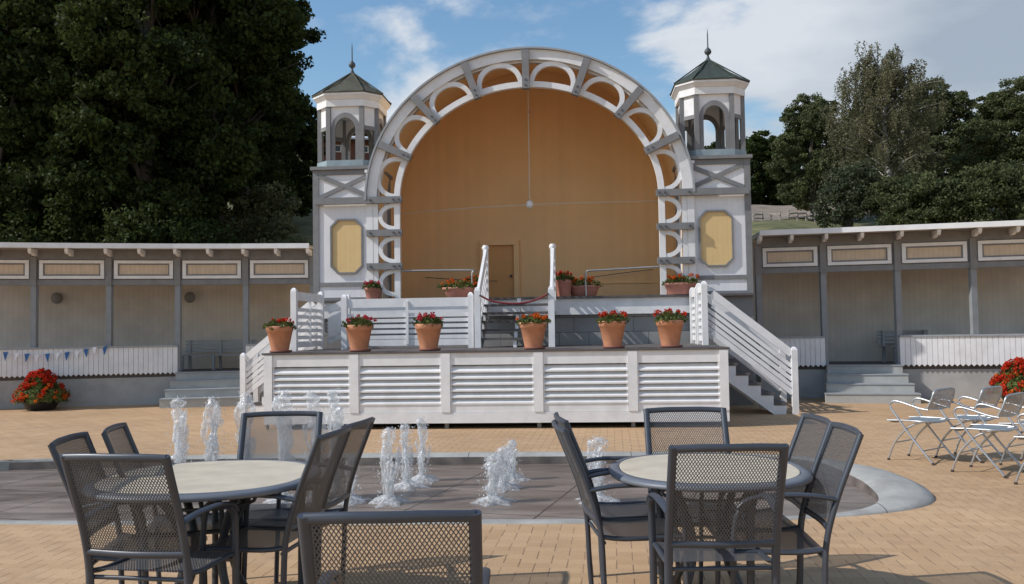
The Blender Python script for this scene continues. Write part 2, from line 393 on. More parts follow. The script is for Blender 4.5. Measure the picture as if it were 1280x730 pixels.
def basin_mat():
    m = bpy.data.materials.new('wet_brown_basin_slabs'); m.use_nodes = True
    nt = m.node_tree; N = nt.nodes; L = nt.links; N.clear()
    out = N.new('ShaderNodeOutputMaterial'); b = N.new('ShaderNodeBsdfPrincipled'); L.new(b.outputs[0], out.inputs[0])
    b.inputs['Specular IOR Level'].default_value = .6
    tc = N.new('ShaderNodeTexCoord'); mp = N.new('ShaderNodeMapping'); mp.inputs['Rotation'].default_value = (0,0,R(14)); L.new(tc.outputs['Object'], mp.inputs[0])
    br = N.new('ShaderNodeTexBrick'); L.new(mp.outputs[0], br.inputs['Vector'])
    br.inputs['Scale'].default_value = 1; br.inputs['Brick Width'].default_value = 1.15; br.inputs['Row Height'].default_value = 1.1; br.offset = 0
    br.inputs['Mortar Size'].default_value = .008; br.inputs['Color1'].default_value = (.205,.162,.132,1); br.inputs['Color2'].default_value = (.235,.188,.155,1); br.inputs['Mortar'].default_value = (.04,.032,.028,1)
    mps = N.new('ShaderNodeMapping'); mps.inputs['Scale'].default_value = (.5,2.2,1); L.new(tc.outputs['Object'], mps.inputs[0])
    n1 = N.new('ShaderNodeTexNoise'); n1.inputs['Scale'].default_value = 1.4; n1.inputs['Detail'].default_value = 8; n1.inputs['Roughness'].default_value = .65; L.new(mps.outputs[0], n1.inputs['Vector'])
    mr = N.new('ShaderNodeMapRange'); mr.inputs[1].default_value = .38; mr.inputs[2].default_value = .66; mr.inputs[3].default_value = .55; mr.inputs[4].default_value = 1.3; L.new(n1.outputs[0], mr.inputs[0])
    sc = N.new('ShaderNodeVectorMath'); sc.operation = 'SCALE'; L.new(br.outputs['Color'], sc.inputs[0]); L.new(mr.outputs[0], sc.inputs['Scale']); L.new(sc.outputs[0], b.inputs['Base Color'])
    mr2 = N.new('ShaderNodeMapRange'); mr2.inputs[1].default_value = .38; mr2.inputs[2].default_value = .66; mr2.inputs[3].default_value = .32; mr2.inputs[4].default_value = .6; L.new(n1.outputs[0], mr2.inputs[0]); L.new(mr2.outputs[0], b.inputs['Roughness'])
    n2 = N.new('ShaderNodeTexNoise'); n2.inputs['Scale'].default_value = 9; n2.inputs['Detail'].default_value = 4; L.new(tc.outputs['Object'], n2.inputs['Vector'])
    bu = N.new('ShaderNodeBump'); bu.inputs['Strength'].default_value = .35; bu.inputs['Distance'].default_value = .02; L.new(n2.outputs[0], bu.inputs['Height']); L.new(bu.outputs[0], b.inputs['Normal'])
    return m
M['basin'] = basin_mat()

def hill_mat():
    m = bpy.data.materials.new('dry_grass_hillside'); m.use_nodes = True
    nt = m.node_tree; N = nt.nodes; L = nt.links; N.clear()
    out = N.new('ShaderNodeOutputMaterial'); b = N.new('ShaderNodeBsdfPrincipled'); L.new(b.outputs[0], out.inputs[0]); b.inputs['Roughness'].default_value = .95
    tc = N.new('ShaderNodeTexCoord'); n1 = N.new('ShaderNodeTexNoise'); n1.inputs['Scale'].default_value = .8; n1.inputs['Detail'].default_value = 9; n1.inputs['Roughness'].default_value = .7; L.new(tc.outputs['Object'], n1.inputs['Vector'])
    cr = N.new('ShaderNodeValToRGB'); L.new(n1.outputs[0], cr.inputs[0])
    cr.color_ramp.elements[0].position = .35; cr.color_ramp.elements[0].color = (.07,.08,.028,1)
    cr.color_ramp.elements[1].position = .65; cr.color_ramp.elements[1].color = (.22,.20,.085,1)
    L.new(cr.outputs[0], b.inputs['Base Color'])
    return m
M['hill'] = hill_mat()
M['track'] = mat('bare_dirt', (.25,.20,.155), .95, var=.25, vscale=1.2, detail=8)
def blocks_mat():
    m = mat('grey_block_wall', (.30,.295,.285), .8, var=.15, vscale=2)
    nt = m.node_tree; N = nt.nodes; L = nt.links
    b = [n for n in N if n.type == 'BSDF_PRINCIPLED'][0]; src = b.inputs['Base Color'].links[0].from_socket
    tc = N.new('ShaderNodeTexCoord'); mp = N.new('ShaderNodeMapping'); mp.inputs['Rotation'].default_value = (R(90),0,0); L.new(tc.outputs['Object'], mp.inputs[0])
    br = N.new('ShaderNodeTexBrick'); br.inputs['Scale'].default_value = 1; br.inputs['Brick Width'].default_value = .58; br.inputs['Row Height'].default_value = .29; br.inputs['Mortar Size'].default_value = .006
    L.new(mp.outputs[0], br.inputs['Vector']); mx = N.new('ShaderNodeMixRGB'); mx.inputs[2].default_value = (.10,.105,.11,1)
    L.new(br.outputs['Fac'], mx.inputs[0]); L.new(src, mx.inputs[1]); L.new(mx.outputs[0], b.inputs['Base Color'])
    return m
M['blocks'] = blocks_mat()

# ------------------------------------------------------------------ terrain
def hill_h(x, y):
    if y < 22: return 0.0
    k = min(1, max(0, (-x - 1) / 8.0)); k = k*k*(3-2*k)
    slope = .21 + .09*k
    base = slope * (min(y, 66 if x > -2 else 66) - 16)
    t = min(1, (y - 22) / 9.0); t = t*t*(3-2*t)
    return base*t + .25*math.sin(x*.31+y*.2)*t + .15*math.sin(x*.9-y*.5)*t

g = MB()
xs = [-600,-200,-100,-60] + [i*2.0 for i in range(-20, 31)] + [80,120,200,600]
ys = [-300,-60,-10,0,5,10,15,20] + [22+i*1.5 for i in range(0, 36)] + [100,150,300,900]
vs = []; fs = []
for y in ys:
    for x in xs: vs.append((x, y, hill_h(x, y) if y > 22 else 0))
nx = len(xs)
split = ys.index(22)
fp = [(j*nx+i, j*nx+i+1, (j+1)*nx+i+1, (j+1)*nx+i) for j in range(split) for i in range(nx-1)]
fh = [(j*nx+i, j*nx+i+1, (j+1)*nx+i+1, (j+1)*nx+i) for j in range(split, len(ys)-1) for i in range(nx-1)]
me = bpy.data.meshes.new('ground'); me.from_pydata(vs, [], fp); o = bpy.data.objects.new('ground', me); COL.objects.link(o); me.materials.append(M['paver']); tag(o, kind='structure')
me = bpy.data.meshes.new('hill'); me.from_pydata(vs, [], fh); o = bpy.data.objects.new('hill', me); COL.objects.link(o); me.materials.append(M['hill']); tag(o, kind='structure')
for p in me.polygons: p.use_smooth = True

# bare track on the ridge to the right
tm = MB(); row = []
for i in range(0, 33):
    x = 10 + i*.7
    for y in (56.5, 58, 60, 62, 64, 66):
        row.append((x, y + .25*math.sin(x*.5), hill_h(x, y + .25*math.sin(x*.5)) + .05))
tm.add(row, [(i*6+j, (i+1)*6+j, (i+1)*6+j+1, i*6+j+1) for i in range(32) for j in range(5)], True)
tag(tm.build('dirt_track', M['track']), kind='structure')

# fence on the hillside
ff = empty('hillside_fence', (16, 53.5, hill_h(16, 53.5)), 0, 'weathered pale rail fence crossing the grassy hillside above the right colonnade', 'fence')
prev = None
for i in range(9):
    px = 942 + i*11.0; yy = 53.5 + .25*math.sin(i*1.3)
    x = at(px, 275, yy).x; z = hill_h(x, yy)
    b = MB().box(-.05,.05,-.05,.05,-.3,.50 + .12*math.sin(i*2.1))
    b.build('post', M['old_wood'], ff, (x-16, yy-53.5, z-ff.location.z))
    if prev:
        for q, hh in enumerate((.42, .18)):
            if (i + q) % 5 == 4: continue
            b = MB().bar((prev[0]-16, prev[1]-53.5-.07, prev[2]-ff.location.z+hh+.05*math.sin(i)), (x-16, yy-53.5-.07, z-ff.location.z+hh+.05*math.sin(i+2)), .04, .085)
            b.build('rail', M['old_wood'], ff)
    prev = (x, yy, z)

# ------------------------------------------------------------------ bandstand frame
YAW = R(4.2); O = Vector((.35, 17.5, 0))
def F(u, v, z=0):
    return Vector((O.x + u*math.cos(YAW) + v*math.sin(YAW), O.y - u*math.sin(YAW) + v*math.cos(YAW), z))

ZS, ZB = 2.155, 4.155       # stage floor, springing of the arch
bs = empty('bandstand', F(0,0,0), -YAW, 'ochre band shell with white lattice arch ring and two roofed towers', 'bandstand')

def ell(a, b, t0, t1, n):
    return [(a*math.sin(t0+(t1-t0)*i/n), ZB + b*math.cos(t0+(t1-t0)*i/n)) for i in range(n+1)]
AO, BO, AI, BI = 3.24, 2.95, 2.575, 2.20

# shell vault (tapering inwards) with outer skin, back wall
def outline(a, b, n=40):
    return [(-a, ZS-.0)] + [(-a, ZS + (ZB-ZS)*i/4) for i in range(1,4)] + ell(a, b, -PI/2, PI/2, n) + [(a, ZS + (ZB-ZS)*i/4) for i in range(3,0,-1)] + [(a, ZS)]
DEPTH = 3.1
fr = outline(AO-.17, BO-.17); bk = outline(AO-.04, BO+.50)
vm = MB(); n = len(fr)
vm.add([(p[0], .03, p[1]) for p in fr] + [(p[0], DEPTH, p[1]) for p in bk], [(i, n+i, n+i+1, i+1) for i in range(n-1)], True)
# thickness
fo = outline(AO-.05, BO-.05); bo = outline(AO+.02, BO+.56)
vm.add([(p[0], .03, p[1]) for p in fo] + [(p[0], DEPTH+.1, p[1]) for p in bo], [(i, i+1, n+i+1, n+i) for i in range(n-1)], True)
vm.build('shell_vault', M['ochre_plain'], bs)
bw = MB().prism(bk[::-1], 'y', DEPTH, DEPTH+.1)
bw.build('back_wall', M['ochre'], bs)
sk = MB()  # thin wainscot lip along the back wall
sk.box(.55, 2.7, DEPTH-.03, DEPTH-.002, ZS+.40, ZS+.44)
sk.build('wall_rail', M['ochre_plain'], bs)
# door in back wall
sD = FPX/(17.5+DEPTH)
dcx = at(625, 340, 17.5+DEPTH).x - .35 - DEPTH*math.sin(YAW) 
dr = MB().box(dcx-.33, dcx+.33, DEPTH-.012, DEPTH-.003, ZS, 3.50)
door = dr.build('door', M['ochre_door'], bs)
MB().lathe([(.022,-.03),(.03,0),(.022,.03)], 10, (dcx+.26, DEPTH-.07, ZS+.62)).build('handle', M['iron'], door)
df = MB()
df.box(dcx-.46, dcx-.335, DEPTH-.10, DEPTH-.002, ZS, 3.50).box(dcx+.335, dcx+.46, DEPTH-.10, DEPTH-.002, ZS, 3.50).box(dcx-.46, dcx+.46, DEPTH-.10, DEPTH-.002, 3.503, 3.62)
df.build('door_frame', M['ochre_plain'], bs)

# outer rim (deep) with metal capping
NR = 64
rim = MB()
rim.band(ell(AO-.2, BO-.2, -PI/2, PI/2, NR), ell(AO-.004, BO-.004, -PI/2, PI/2, NR), 'y', -.16, .025)
rim.build('outer_rim', M['white'], bs)
cap = MB()
cap.band(ell(AO, BO, -PI/2, PI/2, NR), ell(AO+.035, BO+.035, -PI/2, PI/2, NR), 'y', -.22, .028)
cap.build('rim_flashing', M['grey_light'], bs)
rim2 = MB()  # thin step moulding
rim2.band(ell(AO-.25, BO-.25, -PI/2, PI/2, NR), ell(AO-.205, BO-.205, -PI/2, PI/2, NR), 'y', -.09, .02)
rim2.build('rim_moulding', M['soffit'], bs)
ir = MB()
ir.band(ell(AI, BI, -PI/2, PI/2, NR), ell(AI+.115, BI+.115, -PI/2, PI/2, NR), 'y', -.13, -.02)
for s in (-1, 1):
    x0, x1 = sorted((s*AI, s*(AI+.115)))
    ir.box(x0, x1, -.13, -.02, ZS, ZB)
    x0, x1 = sorted((s*3.02, s*3.12)); ir.box(x0, x1, -.115, -.01, ZS, ZB+.02)
ir.build('inner_rim', M['white'], bs)

# fan-shaped D openings between the beams
def dcell(fmap, hw, hgt, th):
    """semi-elliptic band; fmap maps local (along, out) to (x,z)"""
    nn = 22; inn = []; out = []
    for i in range(nn+1):
        t = -PI/2 + PI*i/nn
        sgn = lambda v, p: math.copysign(abs(v)**p, v)
        out.append(fmap(hw*sgn(math.sin(t), .92), hgt*abs(math.cos(t))**.95))
        inn.append(fmap((hw-th)*sgn(math.sin(t), .92), (hgt-th)*abs(math.cos(t))**.95))
    return inn, out
for i in range(8):
    tm_ = -PI/2 + (i+.5)*PI/8
    w = PI/8
    def fm(s, o, tm_=tm_):
        # s: metres along, o: outwards
        t = tm_ + s/((AI+BI)/2+.25)
        return ((AI+.07+o*.97)*math.sin(t), ZB + (BI+.07+o)*math.cos(t))
    inn, out = dcell(fm, .455 if i not in (0,7) else .47, .475, .09)
    MB().band(inn, out, 'y', -.12, -.03).build('lattice_loop', M['white'], bs)
for s in (-1, 1):
    for zc in (3.82, 3.155, 2.49):
        def fm(a, o, s=s, zc=zc): return (s*(AI+.06+o*.95), zc + a)
        inn, out = dcell(fm, .28, .40, .085)
        MB().band(inn, out, 'y', -.12, -.03).build('lattice_loop', M['white'], bs)

def bolts(b, p, q):
    pass
for i in range(1, 8):
    t = -PI/2 + i*PI/8
    p = Vector(((AI-.06)*math.sin(t), -.20, ZB+(BI-.06)*math.cos(t)))
    q = Vector(((AO-.03)*math.sin(t), -.20, ZB+(BO-.03)*math.cos(t)))
    b = MB().bar(p, q, .14, .13, up=(0,1,0)); ob = b.build('radial_beam', M['grey'], bs)
    bb = MB()
    for k in (.06, .2):
        c = p.lerp(q, k); bb.lathe([(.02,0),(.02,.02)], 8, (0,0,0))
        for jj in range(len(bb.v)-0): pass
        vsn = []
    bb = MB()
    for k in (.08, .22):
        c = p.lerp(q, k)
        bb.tube([(c.x, -.275, c.z), (c.x, -.262, c.z)], .022, seg=8)
    bb.build('bolt', M['bolt'], ob)
for s in (-1, 1):
    for z in (ZB, 3.49, 2.82):
        xa, xb = (2.52, 3.24) if z != ZB else (2.52, 4.31)
        x0, x1 = sorted((s*xa, s*xb))
        ob = MB().box(x0, x1, -.21, -.122, z-.065, z+.065).build('tie_beam', M['grey'], bs)
        bb = MB()
        for xx in (xa+.06, xa+.17, 3.16):
            bb.tube([(s*xx, -.235, z+.0), (s*xx, -.212, z)], .022, seg=8)
        bb.build('bolt', M['bolt'], ob)

# stage floor, apron and block wall
st = MB().box(-4.45, 4.35, -.30, DEPTH+.1, ZS-.045, ZS-.002); st.build('stage_floor', M['deck'], bs)
MB().box(-4.42, 3.15, -.24, -.14, ZS-.36, ZS-.048).build('apron_board', M['white'], bs)
MB().box(-4.40, 4.33, -.12, DEPTH, 0, ZS-.048).build('block_wall', M['blocks'], bs)
MB().box(3.156, 4.34, -.16, -.125, 0, ZS-.05).build('tower_plinth', M['grey'], bs)
mb_ = MB().box(3.62, 3.92, -.26, -.165, .9, 1.92); bx_ = mb_.build('meter_box', M['grey_light'], bs)
MB().box(3.58, 3.96, -.29, -.16, 1.923, 1.96).build('lid', M['grey'], bx_)

# ---- towers
def tower(s):
    uc = s*3.70; W = .66
    e = empty('tower', (uc, .0, 0)); e.parent = bs
    e['label'] = 'left tower with weathered mossy brown roof' if s < 0 else 'right tower with dark green roof'
    y0 = -.10                                   # front face
    D = 1.32
    b = MB()
    b.box(-W+.06, W-.06, y0+.03, y0+D-.03, ZS, 4.78)
    b.build('boarded_body', M['white_boards'], e)
    g = MB()
    for sx in (-1, 1):
        x0, x1 = sorted((sx*(W-.12), sx*W)); g.box(x0, x1, y0, y0+.1, ZS, 4.80)
        g.box(x0, x1, y0+D-.1, y0+D, ZS, 4.80)
    # the post on the outer side is lined white inside
    g.box(-W+.12, W-.12, y0+.004, y0+.06, 2.44, 2.52)
    g.box(-W+.12, W-.12, y0+.004, y0+.06, 4.70, 4.80)
    g.box(-W+.12, W-.12, y0+.004, y0+.06, ZS, ZS+.06)
    g.build('frame', M['grey'], e)
    # x brace
    x = MB()
    x.bar((-W+.13, y0+.02, 4.24), (W-.13, y0+.02, 4.69), .04, .085, up=(0,0,1))
    x.bar((-W+.13, y0+.015, 4.69), (W-.13, y0+.015, 4.24), .04, .085, up=(0,0,1))
    x.build('cross_brace', M['grey'], e)
    # octagonal panel
    def octo(w, z0, z1, c): return [(-w+c,z0),(w-c,z0),(w,z0+c),(w,z1-c),(w-c,z1),(-w+c,z1),(-w,z1-c),(-w,z0+c)]
    oc = .0 if s < 0 else .03
    sh = -s*.03
    P_o = [(p[0]+sh, p[1]) for p in octo(.335, 2.685, 3.80, .15)]
    P_i = [(p[0]+sh, p[1]) for p in octo(.30, 2.72, 3.765, .135)]
    MB().band(P_i+[P_i[0]], P_o+[P_o[0]], 'y', y0-.02, y0+.035).build('panel_frame', M['grey'], e)
    MB().prism(P_i[::-1], 'y', y0+.012, y0+.034).build('panel', M['yellow_panel'], e)
    # ledge
    MB().box(-W-.04, W+.04, y0-.05, y0+D+.05, 4.803, 4.87).build('ledge', M['grey'], e)
    # octagon lantern: chamfered square
    cy = y0 + D/2
    def oct2(r, c): return [(-c,-r),(c,-r),(r,-c),(r,c),(c,r),(-c,r),(-r,c),(-r,-c)]
    def ring(r0, c0, r1, c1, z0, z1, name, m):
        mbx = MB(); A = oct2(r0,c0); B_ = oct2(r1,c1)
        A = [(p[0], p[1]+cy) for p in A]; B_ = [(p[0], p[1]+cy) for p in B_]
        mbx.band(A+[A[0]], B_+[B_[0]], 'z', z0, z1); return mbx.build(name, m, e)
    r, c = .62, .36
    fl = MB(); pts = [(p[0], p[1]+cy) for p in oct2(r+.03, c+.015)]; fl.prism(pts, 'z', 4.873, 5.0); fl.build('lantern_sill', M['lead'], e)
    posts = [(p[0]*.955, p[1]*.955+cy) for p in oct2(r, c)]
    for p in posts:
        MB().box(p[0]-.045, p[0]+.045, p[1]-.045, p[1]+.045, 5.003, 6.10).build('lantern_post', M['grey'], e)
    # arched boards and upper white panels on each face
    V = oct2(r-.03, c-.02)
    for i in range(8):
        ar = MB(); wp = MB(); gb = MB()
        A = Vector(V[i]); B_ = Vector(V[(i+1) % 8]); d = (B_-A); L = d.length; d.normalize(); nrm = Vector((d.y, -d.x))
        a0 = A + d*.045; L2 = L-.09
        if i % 2 == 0:      # wide faces carry an arch
            nn = 14; hh = L2/2
            zt = 5.98; zs = 5.62
            lo = []; hi = []
            for k in range(nn+1):
                tt = PI*k/nn
                lo.append((hh - (hh-.085)*math.cos(tt), zs + (zt-.10-zs)*math.sin(tt)))
                hi.append((hh - hh*math.cos(tt) if True else 0, zs + (zt-zs)*math.sin(tt)))
            def to3(p, off): q = a0 + d*p[0] + nrm*off; return (q.x, q.y+cy, p[1])
            for k in range(nn):
                q4 = [lo[k], lo[k+1], hi[k+1], hi[k]]
                ar.add([to3(p, .02) for p in q4] + [to3(p, -.03) for p in q4], [(0,1,2,3),(7,6,5,4),(0,4,5,1),(2,6,7,3)])
                q4 = [(hi[k][0], hi[k][1]+.002), (hi[k+1][0], hi[k+1][1]+.002), (hi[k+1][0], 6.10), (hi[k][0], 6.10)]
                wp.add([to3(p, .005) for p in q4] + [to3(p, -.02) for p in q4], [(0,1,2,3),(7,6,5,4),(0,4,5,1),(2,6,7,3)])
            for xx in (0, L2-.085):
                q4 = [(xx, 5.003), (xx+.085, 5.003), (xx+.085, zs+.0), (xx, zs+.0)]
                MB().add([to3(p, .018) for p in q4] + [to3(p, -.028) for p in q4], [(0,1,2,3),(7,6,5,4),(1,0,4,5),(2,1,5,6),(3,2,6,7),(0,3,7,4)]).build('arch_jamb', M['grey'], e)
        else:
            def to3(p, off): q = a0 + d*p[0] + nrm*off; return (q.x, q.y+cy, p[1])
            q4 = [(0, 5.72), (L2, 5.72), (L2, 6.10), (0, 6.10)]
            wp.add([to3(p, .01) for p in q4] + [to3(p, -.02) for p in q4], [(0,1,2,3),(7,6,5,4),(1,0,4,5),(2,1,5,6),(3,2,6,7),(0,3,7,4)])
            q4 = [(0, 5.64), (L2, 5.64), (L2, 5.717), (0, 5.717)]
            gb.add([to3(p, .02) for p in q4] + [to3(p, -.03) for p in q4], [(0,1,2,3),(7,6,5,4),(1,0,4,5),(2,1,5,6),(3,2,6,7),(0,3,7,4)])
        if ar.v: ar.build('arch_board', M['grey'], e)
        wp.build('upper_panel', M['white'], e); gb.v and gb.build('lantern_rail', M['grey'], e)
    fz = MB(); pts = [(p[0], p[1]+cy) for p in oct2(r+.03, c+.015)]; fz.prism(pts, 'z', 6.103, 6.24)
    A = [(p[0], p[1]+cy) for p in oct2(r+.03, c+.015)]; B_ = [(p[0], p[1]+cy) for p in oct2(r+.10, c+.045)]
    nn = 8; fz.add([(p[0],p[1],6.243) for p in A]+[(p[0],p[1],6.32) for p in B_], [(i,(i+1)%8,8+(i+1)%8,8+i) for i in range(8)])
    pts = [(p[0], p[1]+cy) for p in oct2(r+.105, c+.047)]; fz.prism(pts, 'z', 6.322, 6.365)
    fz.build('cornice', M['white'], e)
    base = [(p[0], p[1]+cy) for p in oct2(r+.125, c+.055)]
    rf = MB(); rf.prism(base, 'z', 6.367, 6.385)
    levels = [(1.0, 6.387), (.5, 6.66), (.1, 6.92), (.04, 6.97)]
    vs_ = []
    for k, z in levels: vs_ += [(p[0]*k, (p[1]-cy)*k+cy, z) for p in base]
    rf.add(vs_, [(l*8+i, l*8+(i+1)%8, (l+1)*8+(i+1)%8, (l+1)*8+i) for l in range(len(levels)-1) for i in range(8)])
    rm = M['shingle'] if s > 0 else M['shingle_brown']
    roof = rf.build('roof', rm, e)
    hp = MB()
    for i in range(8): hp.tube([(base[i][0], base[i][1], 6.395), (base[i][0]*.06, (base[i][1]-cy)*.06+cy, 6.955)], .014, seg=6)
    hp.build('hip_tiles', rm, e)
    MB().lathe([(.075,6.93),(.05,6.98),(.025,7.03),(.022,7.07),(.06,7.10),(.075,7.14),(.055,7.19),(.02,7.22),(.014,7.25),(.012,7.5),(.002,7.62)], 12, (0, cy, 0)).build('finial', M['iron'], e)
    # pier cap beside the arch
    return e
M['shingle_brown'] = mat('mossy_brown_shingle', (.075,.072,.048), .85, var=.35, vscale=6, bump=.5, bscale=30, dirt=.4)
tower(-1); tower(1)
pc = MB()
for s in (-1, 1):
    x0, x1 = sorted((s*3.125, s*3.26)); pc.box(x0, x1, -.118, .02, ZS, 4.72); x0, x1 = sorted((s*3.10, s*3.28)); pc.box(x0, x1, -.15, .03, 4.722, 4.78)
pc.build('pier', M['white'], bs)

# bell in left tower (seen through the opening)
# hanging lamp with its cord and the stay cable across the shell
lamp = empty('hanging_lamp', F(-.02, 1.0, 4.15), -YAW, 'round white lamp hanging on a long cord in the shell centre', 'lamp')
MB().lathe([(.0,-.085),(.055,-.07),(.085,0),(.06,.065),(.02,.09)], 16, caps=False).build('globe', M['white'], lamp)
MB().tube([(0,0,.09),(.0,0,2.45)], .010, seg=6).build('cord', M['cable'], lamp)
sc_ = MB().tube([(-2.9,.3,-.09),(-1.5,.1,-.035),(0,0,0),(1.4,.1,.03),(2.9,.3,.05)], .008, seg=5, n=3)
sc_.build('stay_cable', M['cable'], lamp)
hook = MB()
hp_ = [(.06+.04*math.cos(a*PI/6), 0, 1.98+.05*math.sin(a*PI/6)) for a in range(13)]
hook.tube(hp_, .012, seg=6); hook.build('ring', M['terracotta'], lamp)
lc = MB().tube([(-2.6,0,0),(-1.6,0,-.09),(-.9,0,-.12)], .008, seg=5, n=4)
cab = lc.build('cable', M['iron'], None, F(0, DEPTH-.2, ZS+.62)); cab.rotation_euler = (0,0,-YAW); tag(cab, 'thin dark cable sagging along the lower left of the ochre back wall', 'cable')
lc = MB().tube([(2.7,0,.08),(1.9,0,.0),(.9,0,-.12),(.5,0,-.14)], .008, seg=5, n=4)
cab = lc.build('cable', M['iron'], None, F(0, DEPTH-.2, ZS+.62)); cab.rotation_euler = (0,0,-YAW); tag(cab, 'thin dark cable rising to the right of the ochre back wall', 'cable')

# ------------------------------------------------------------------ platform
ZP = 1.205
UL, UR, VF, VB = -3.99, 3.20, -3.92, -.26
pf = empty('platform', F((UL+UR)/2, VF, 0), -YAW, 'white louvred wooden platform with railings and stairs before the band shell', 'platform')
ox, oy = (UL+UR)/2, VF
def lp(u, v): return u-ox, v-oy
dk = MB().box(UL-.03-ox, UR+.03-ox, -.03, VB-oy, ZP-.03, ZP); dk.build('deck', M['deck'], pf)
MB().box(UL+.03-ox, UR-.03-ox, .4, VB-oy-.02, .02, ZP-.035).build('underdeck_shade', M['deck_shade'], pf)  # near-black block paints in the shade of the hollow under the deck
nb = 5; bw_ = (UR-UL)/nb
lean = MB().box(UL-ox, UR-ox, -.012, .05, .09, .255); lean.build('skirt_board', M['white'], pf)
MB().box(UL-ox, UR-ox, -.003, .05, .985, ZP-.032).build('top_board', M['white'], pf)
for i in range(nb+1):
    u = UL + bw_*i - ox
    w = .072
    x0, x1 = max(u-w, UL-ox), min(u+w, UR-ox)
    if i == 0: x1 += .06
    if i == nb: x0 -= .06
    MB().box(x0, x1, -.025, .08, .258, ZP-.034).build('front_post', M['white'], pf)
    MB().box(u-.03 if i else u, u+.03 if i < nb else u, .06, .12, 0, .1).build('foot', M['grey'], pf)
for i in range(nb):
    x0 = UL + bw_*i - ox + (.075 if i else .135); x1 = UL + bw_*(i+1) - ox - (.075 if i < nb-1 else .135)
    b = MB().box(x0, x1, .0, .05, .258, .385)
    for k in range(6):
        z = .435 + k*.098
        b.hexa([(x0, -.012, z-.058),(x1, -.012, z-.058),(x1, .07, z+.022),(x0, .07, z+.022),(x0, -.012, z-.034),(x1,-.012,z-.034),(x1,.07,z+.046),(x0,.07,z+.046)])
    b.box(x0, x0+.02, .004, .08, .385, 1.018).box(x1-.02, x1, .004, .08, .385, 1.018)
    b.build('louvre_panel', M['white'], pf)
# side and rear boarding of the platform (seen from the side)
for x in (UL-ox, UR-ox-.05):
    b = MB()
    for k in range(8): b.box(x, x+.05, .1, VB-oy-.05, .12+k*.13, .12+k*.13+.1)
    b.build('side_board', M['white'], pf)

def railing(p0, p1, h, parent, slats=5, z0=ZP, z1=None, post0=True, post1=True, hp=None, pw=.10, mat_='white', bottom=.08, broad=.13, mid=True):
    """guard: posts with thick capped top rail and horizontal boards, between two local points (may slope)"""
    z1 = z0 if z1 is None else z1
    p0 = Vector((p0[0], p0[1], z0)); p1 = Vector((p1[0], p1[1], z1))
    hp = hp or h
    m = M[mat_]
    for ok, p in ((post0, p0), (post1, p1)):
        if not ok: continue
        b = MB().box(p.x-pw/2, p.x+pw/2, p.y-pw/2, p.y+pw/2, p.z-.0, p.z+hp-.03)
        b.lathe([(pw*.70, p.z+hp-.03), (pw*.58, p.z+hp), (pw*.25, p.z+hp+.03)], 4, (p.x,p.y,0), rot=PI/4, smooth=False)
        b.build('railing_post', m, parent)
    d = (p1-p0); dl = d.normalized()
    a = p0 + dl*pw*.5; c = p1 - dl*pw*.5
    b = MB()
    zt = Vector((0,0,h-broad/2-.03))
    b.bar(a+zt, c+zt, .035, broad)
    b.build('top_rail', m, parent)
    b = MB()
    for k in range(slats):
        z = bottom + (h-broad-.1-bottom)*(k)/(slats)
        wdt = .065 if k else broad*.7
        b.bar(a+Vector((0,0,z+.03)), c+Vector((0,0,z+.03)), .025, wdt)
    b.build('slats', m, parent)
    if mid:
        q = (a+c)/2; side = dl.cross(Vector((0,0,1)))*.03
        MB().bar(q+side+Vector((0,0,bottom)), q+side+Vector((0,0,h-.08)), .05, .03, up=(0,1,0)).build('baluster', m, parent)

# left guard (along the platform edge), and gap with the sloping rail
e = empty('left_guard'); e.parent = pf; e.name = 'guard_rail'
x, y = lp(-3.93, 0)
railing((x, -2.62-oy), (x+.02, -1.1-oy), 1.06, e, slats=6, broad=.15)
# right guard: two panels
e = empty('guard_rail'); e.parent = pf
x, y = lp(3.14, 0)
railing((x, -2.0-oy), (x-.0, -1.35-oy), 1.08, e, slats=6, mid=True)
railing((x, -1.15-oy), (x, -.45-oy), 1.04, e, slats=6, mid=True)
# front guard left of the stage stair
e = empty('guard_rail'); e.parent = pf
xl, _ = lp(-3.28, 0); xr, _ = lp(-.97, 0)
railing((xl, -1.75-oy), (xr, -1.75-oy), .94, e, slats=6, hp=.97, post1=True, broad=.16)

def side_stair(name, u0, dirn, v0, v1, run, risers, parent):
    e = empty(name); e.parent = parent
    x0 = u0-ox; rise = ZP/risers; tr = run/(risers)
    for v in (v0, v1):
        y = v-oy
        b = MB(); poly = []
        # sawtooth stringer
        pts = [(x0, ZP-.03)]
        for k in range(1, risers):
            pts.append((x0+dirn*tr*(k-1)*1.0, ZP-rise*k-.02)); pts.append((x0+dirn*tr*k, ZP-rise*k-.02))
        pts.append((x0+dirn*tr*(risers-1), .0)); pts.append((x0+dirn*tr*(risers-2.0), .0)); pts.append((x0, ZP-.03-rise*1.85-.08))
        if dirn > 0: pts = pts[::-1]
        b.prism(pts, 'y', y-.02, y+.02)
        b.build('stringer', M['white'], e)
        # sloping rail with boards
        top = (x0, y); bot = (x0+dirn*(run-.05), y)
        railing(top, bot, 1.02, e, slats=5, z0=ZP, z1=.02+.06, post0=False, post1=False, mid=False, bottom=.22)
        p = Vector((bot[0], y, 0)); pb = MB().box(p.x-.05, p.x+.05, y-.05, y+.05, 0, 1.10); pb.lathe([(.07,1.10),(.055,1.13),(.02,1.155)], 4, (p.x,y,0), rot=PI/4, smooth=False)
        pb.build('newel_post', M['white'], e)
    for k in range(1, risers):
        xa, xb = sorted((x0+dirn*tr*(k-1), x0+dirn*(tr*k+.03)))
        z = ZP-rise*k
        MB().box(xa, xb, v0-oy-.03, v1-oy+.03, z-.018, z+.022).build('tread', M['deck'], e)
    return e
side_stair('stair', 3.23, 1, -2.0, -1.12, 1.46, 7, pf)
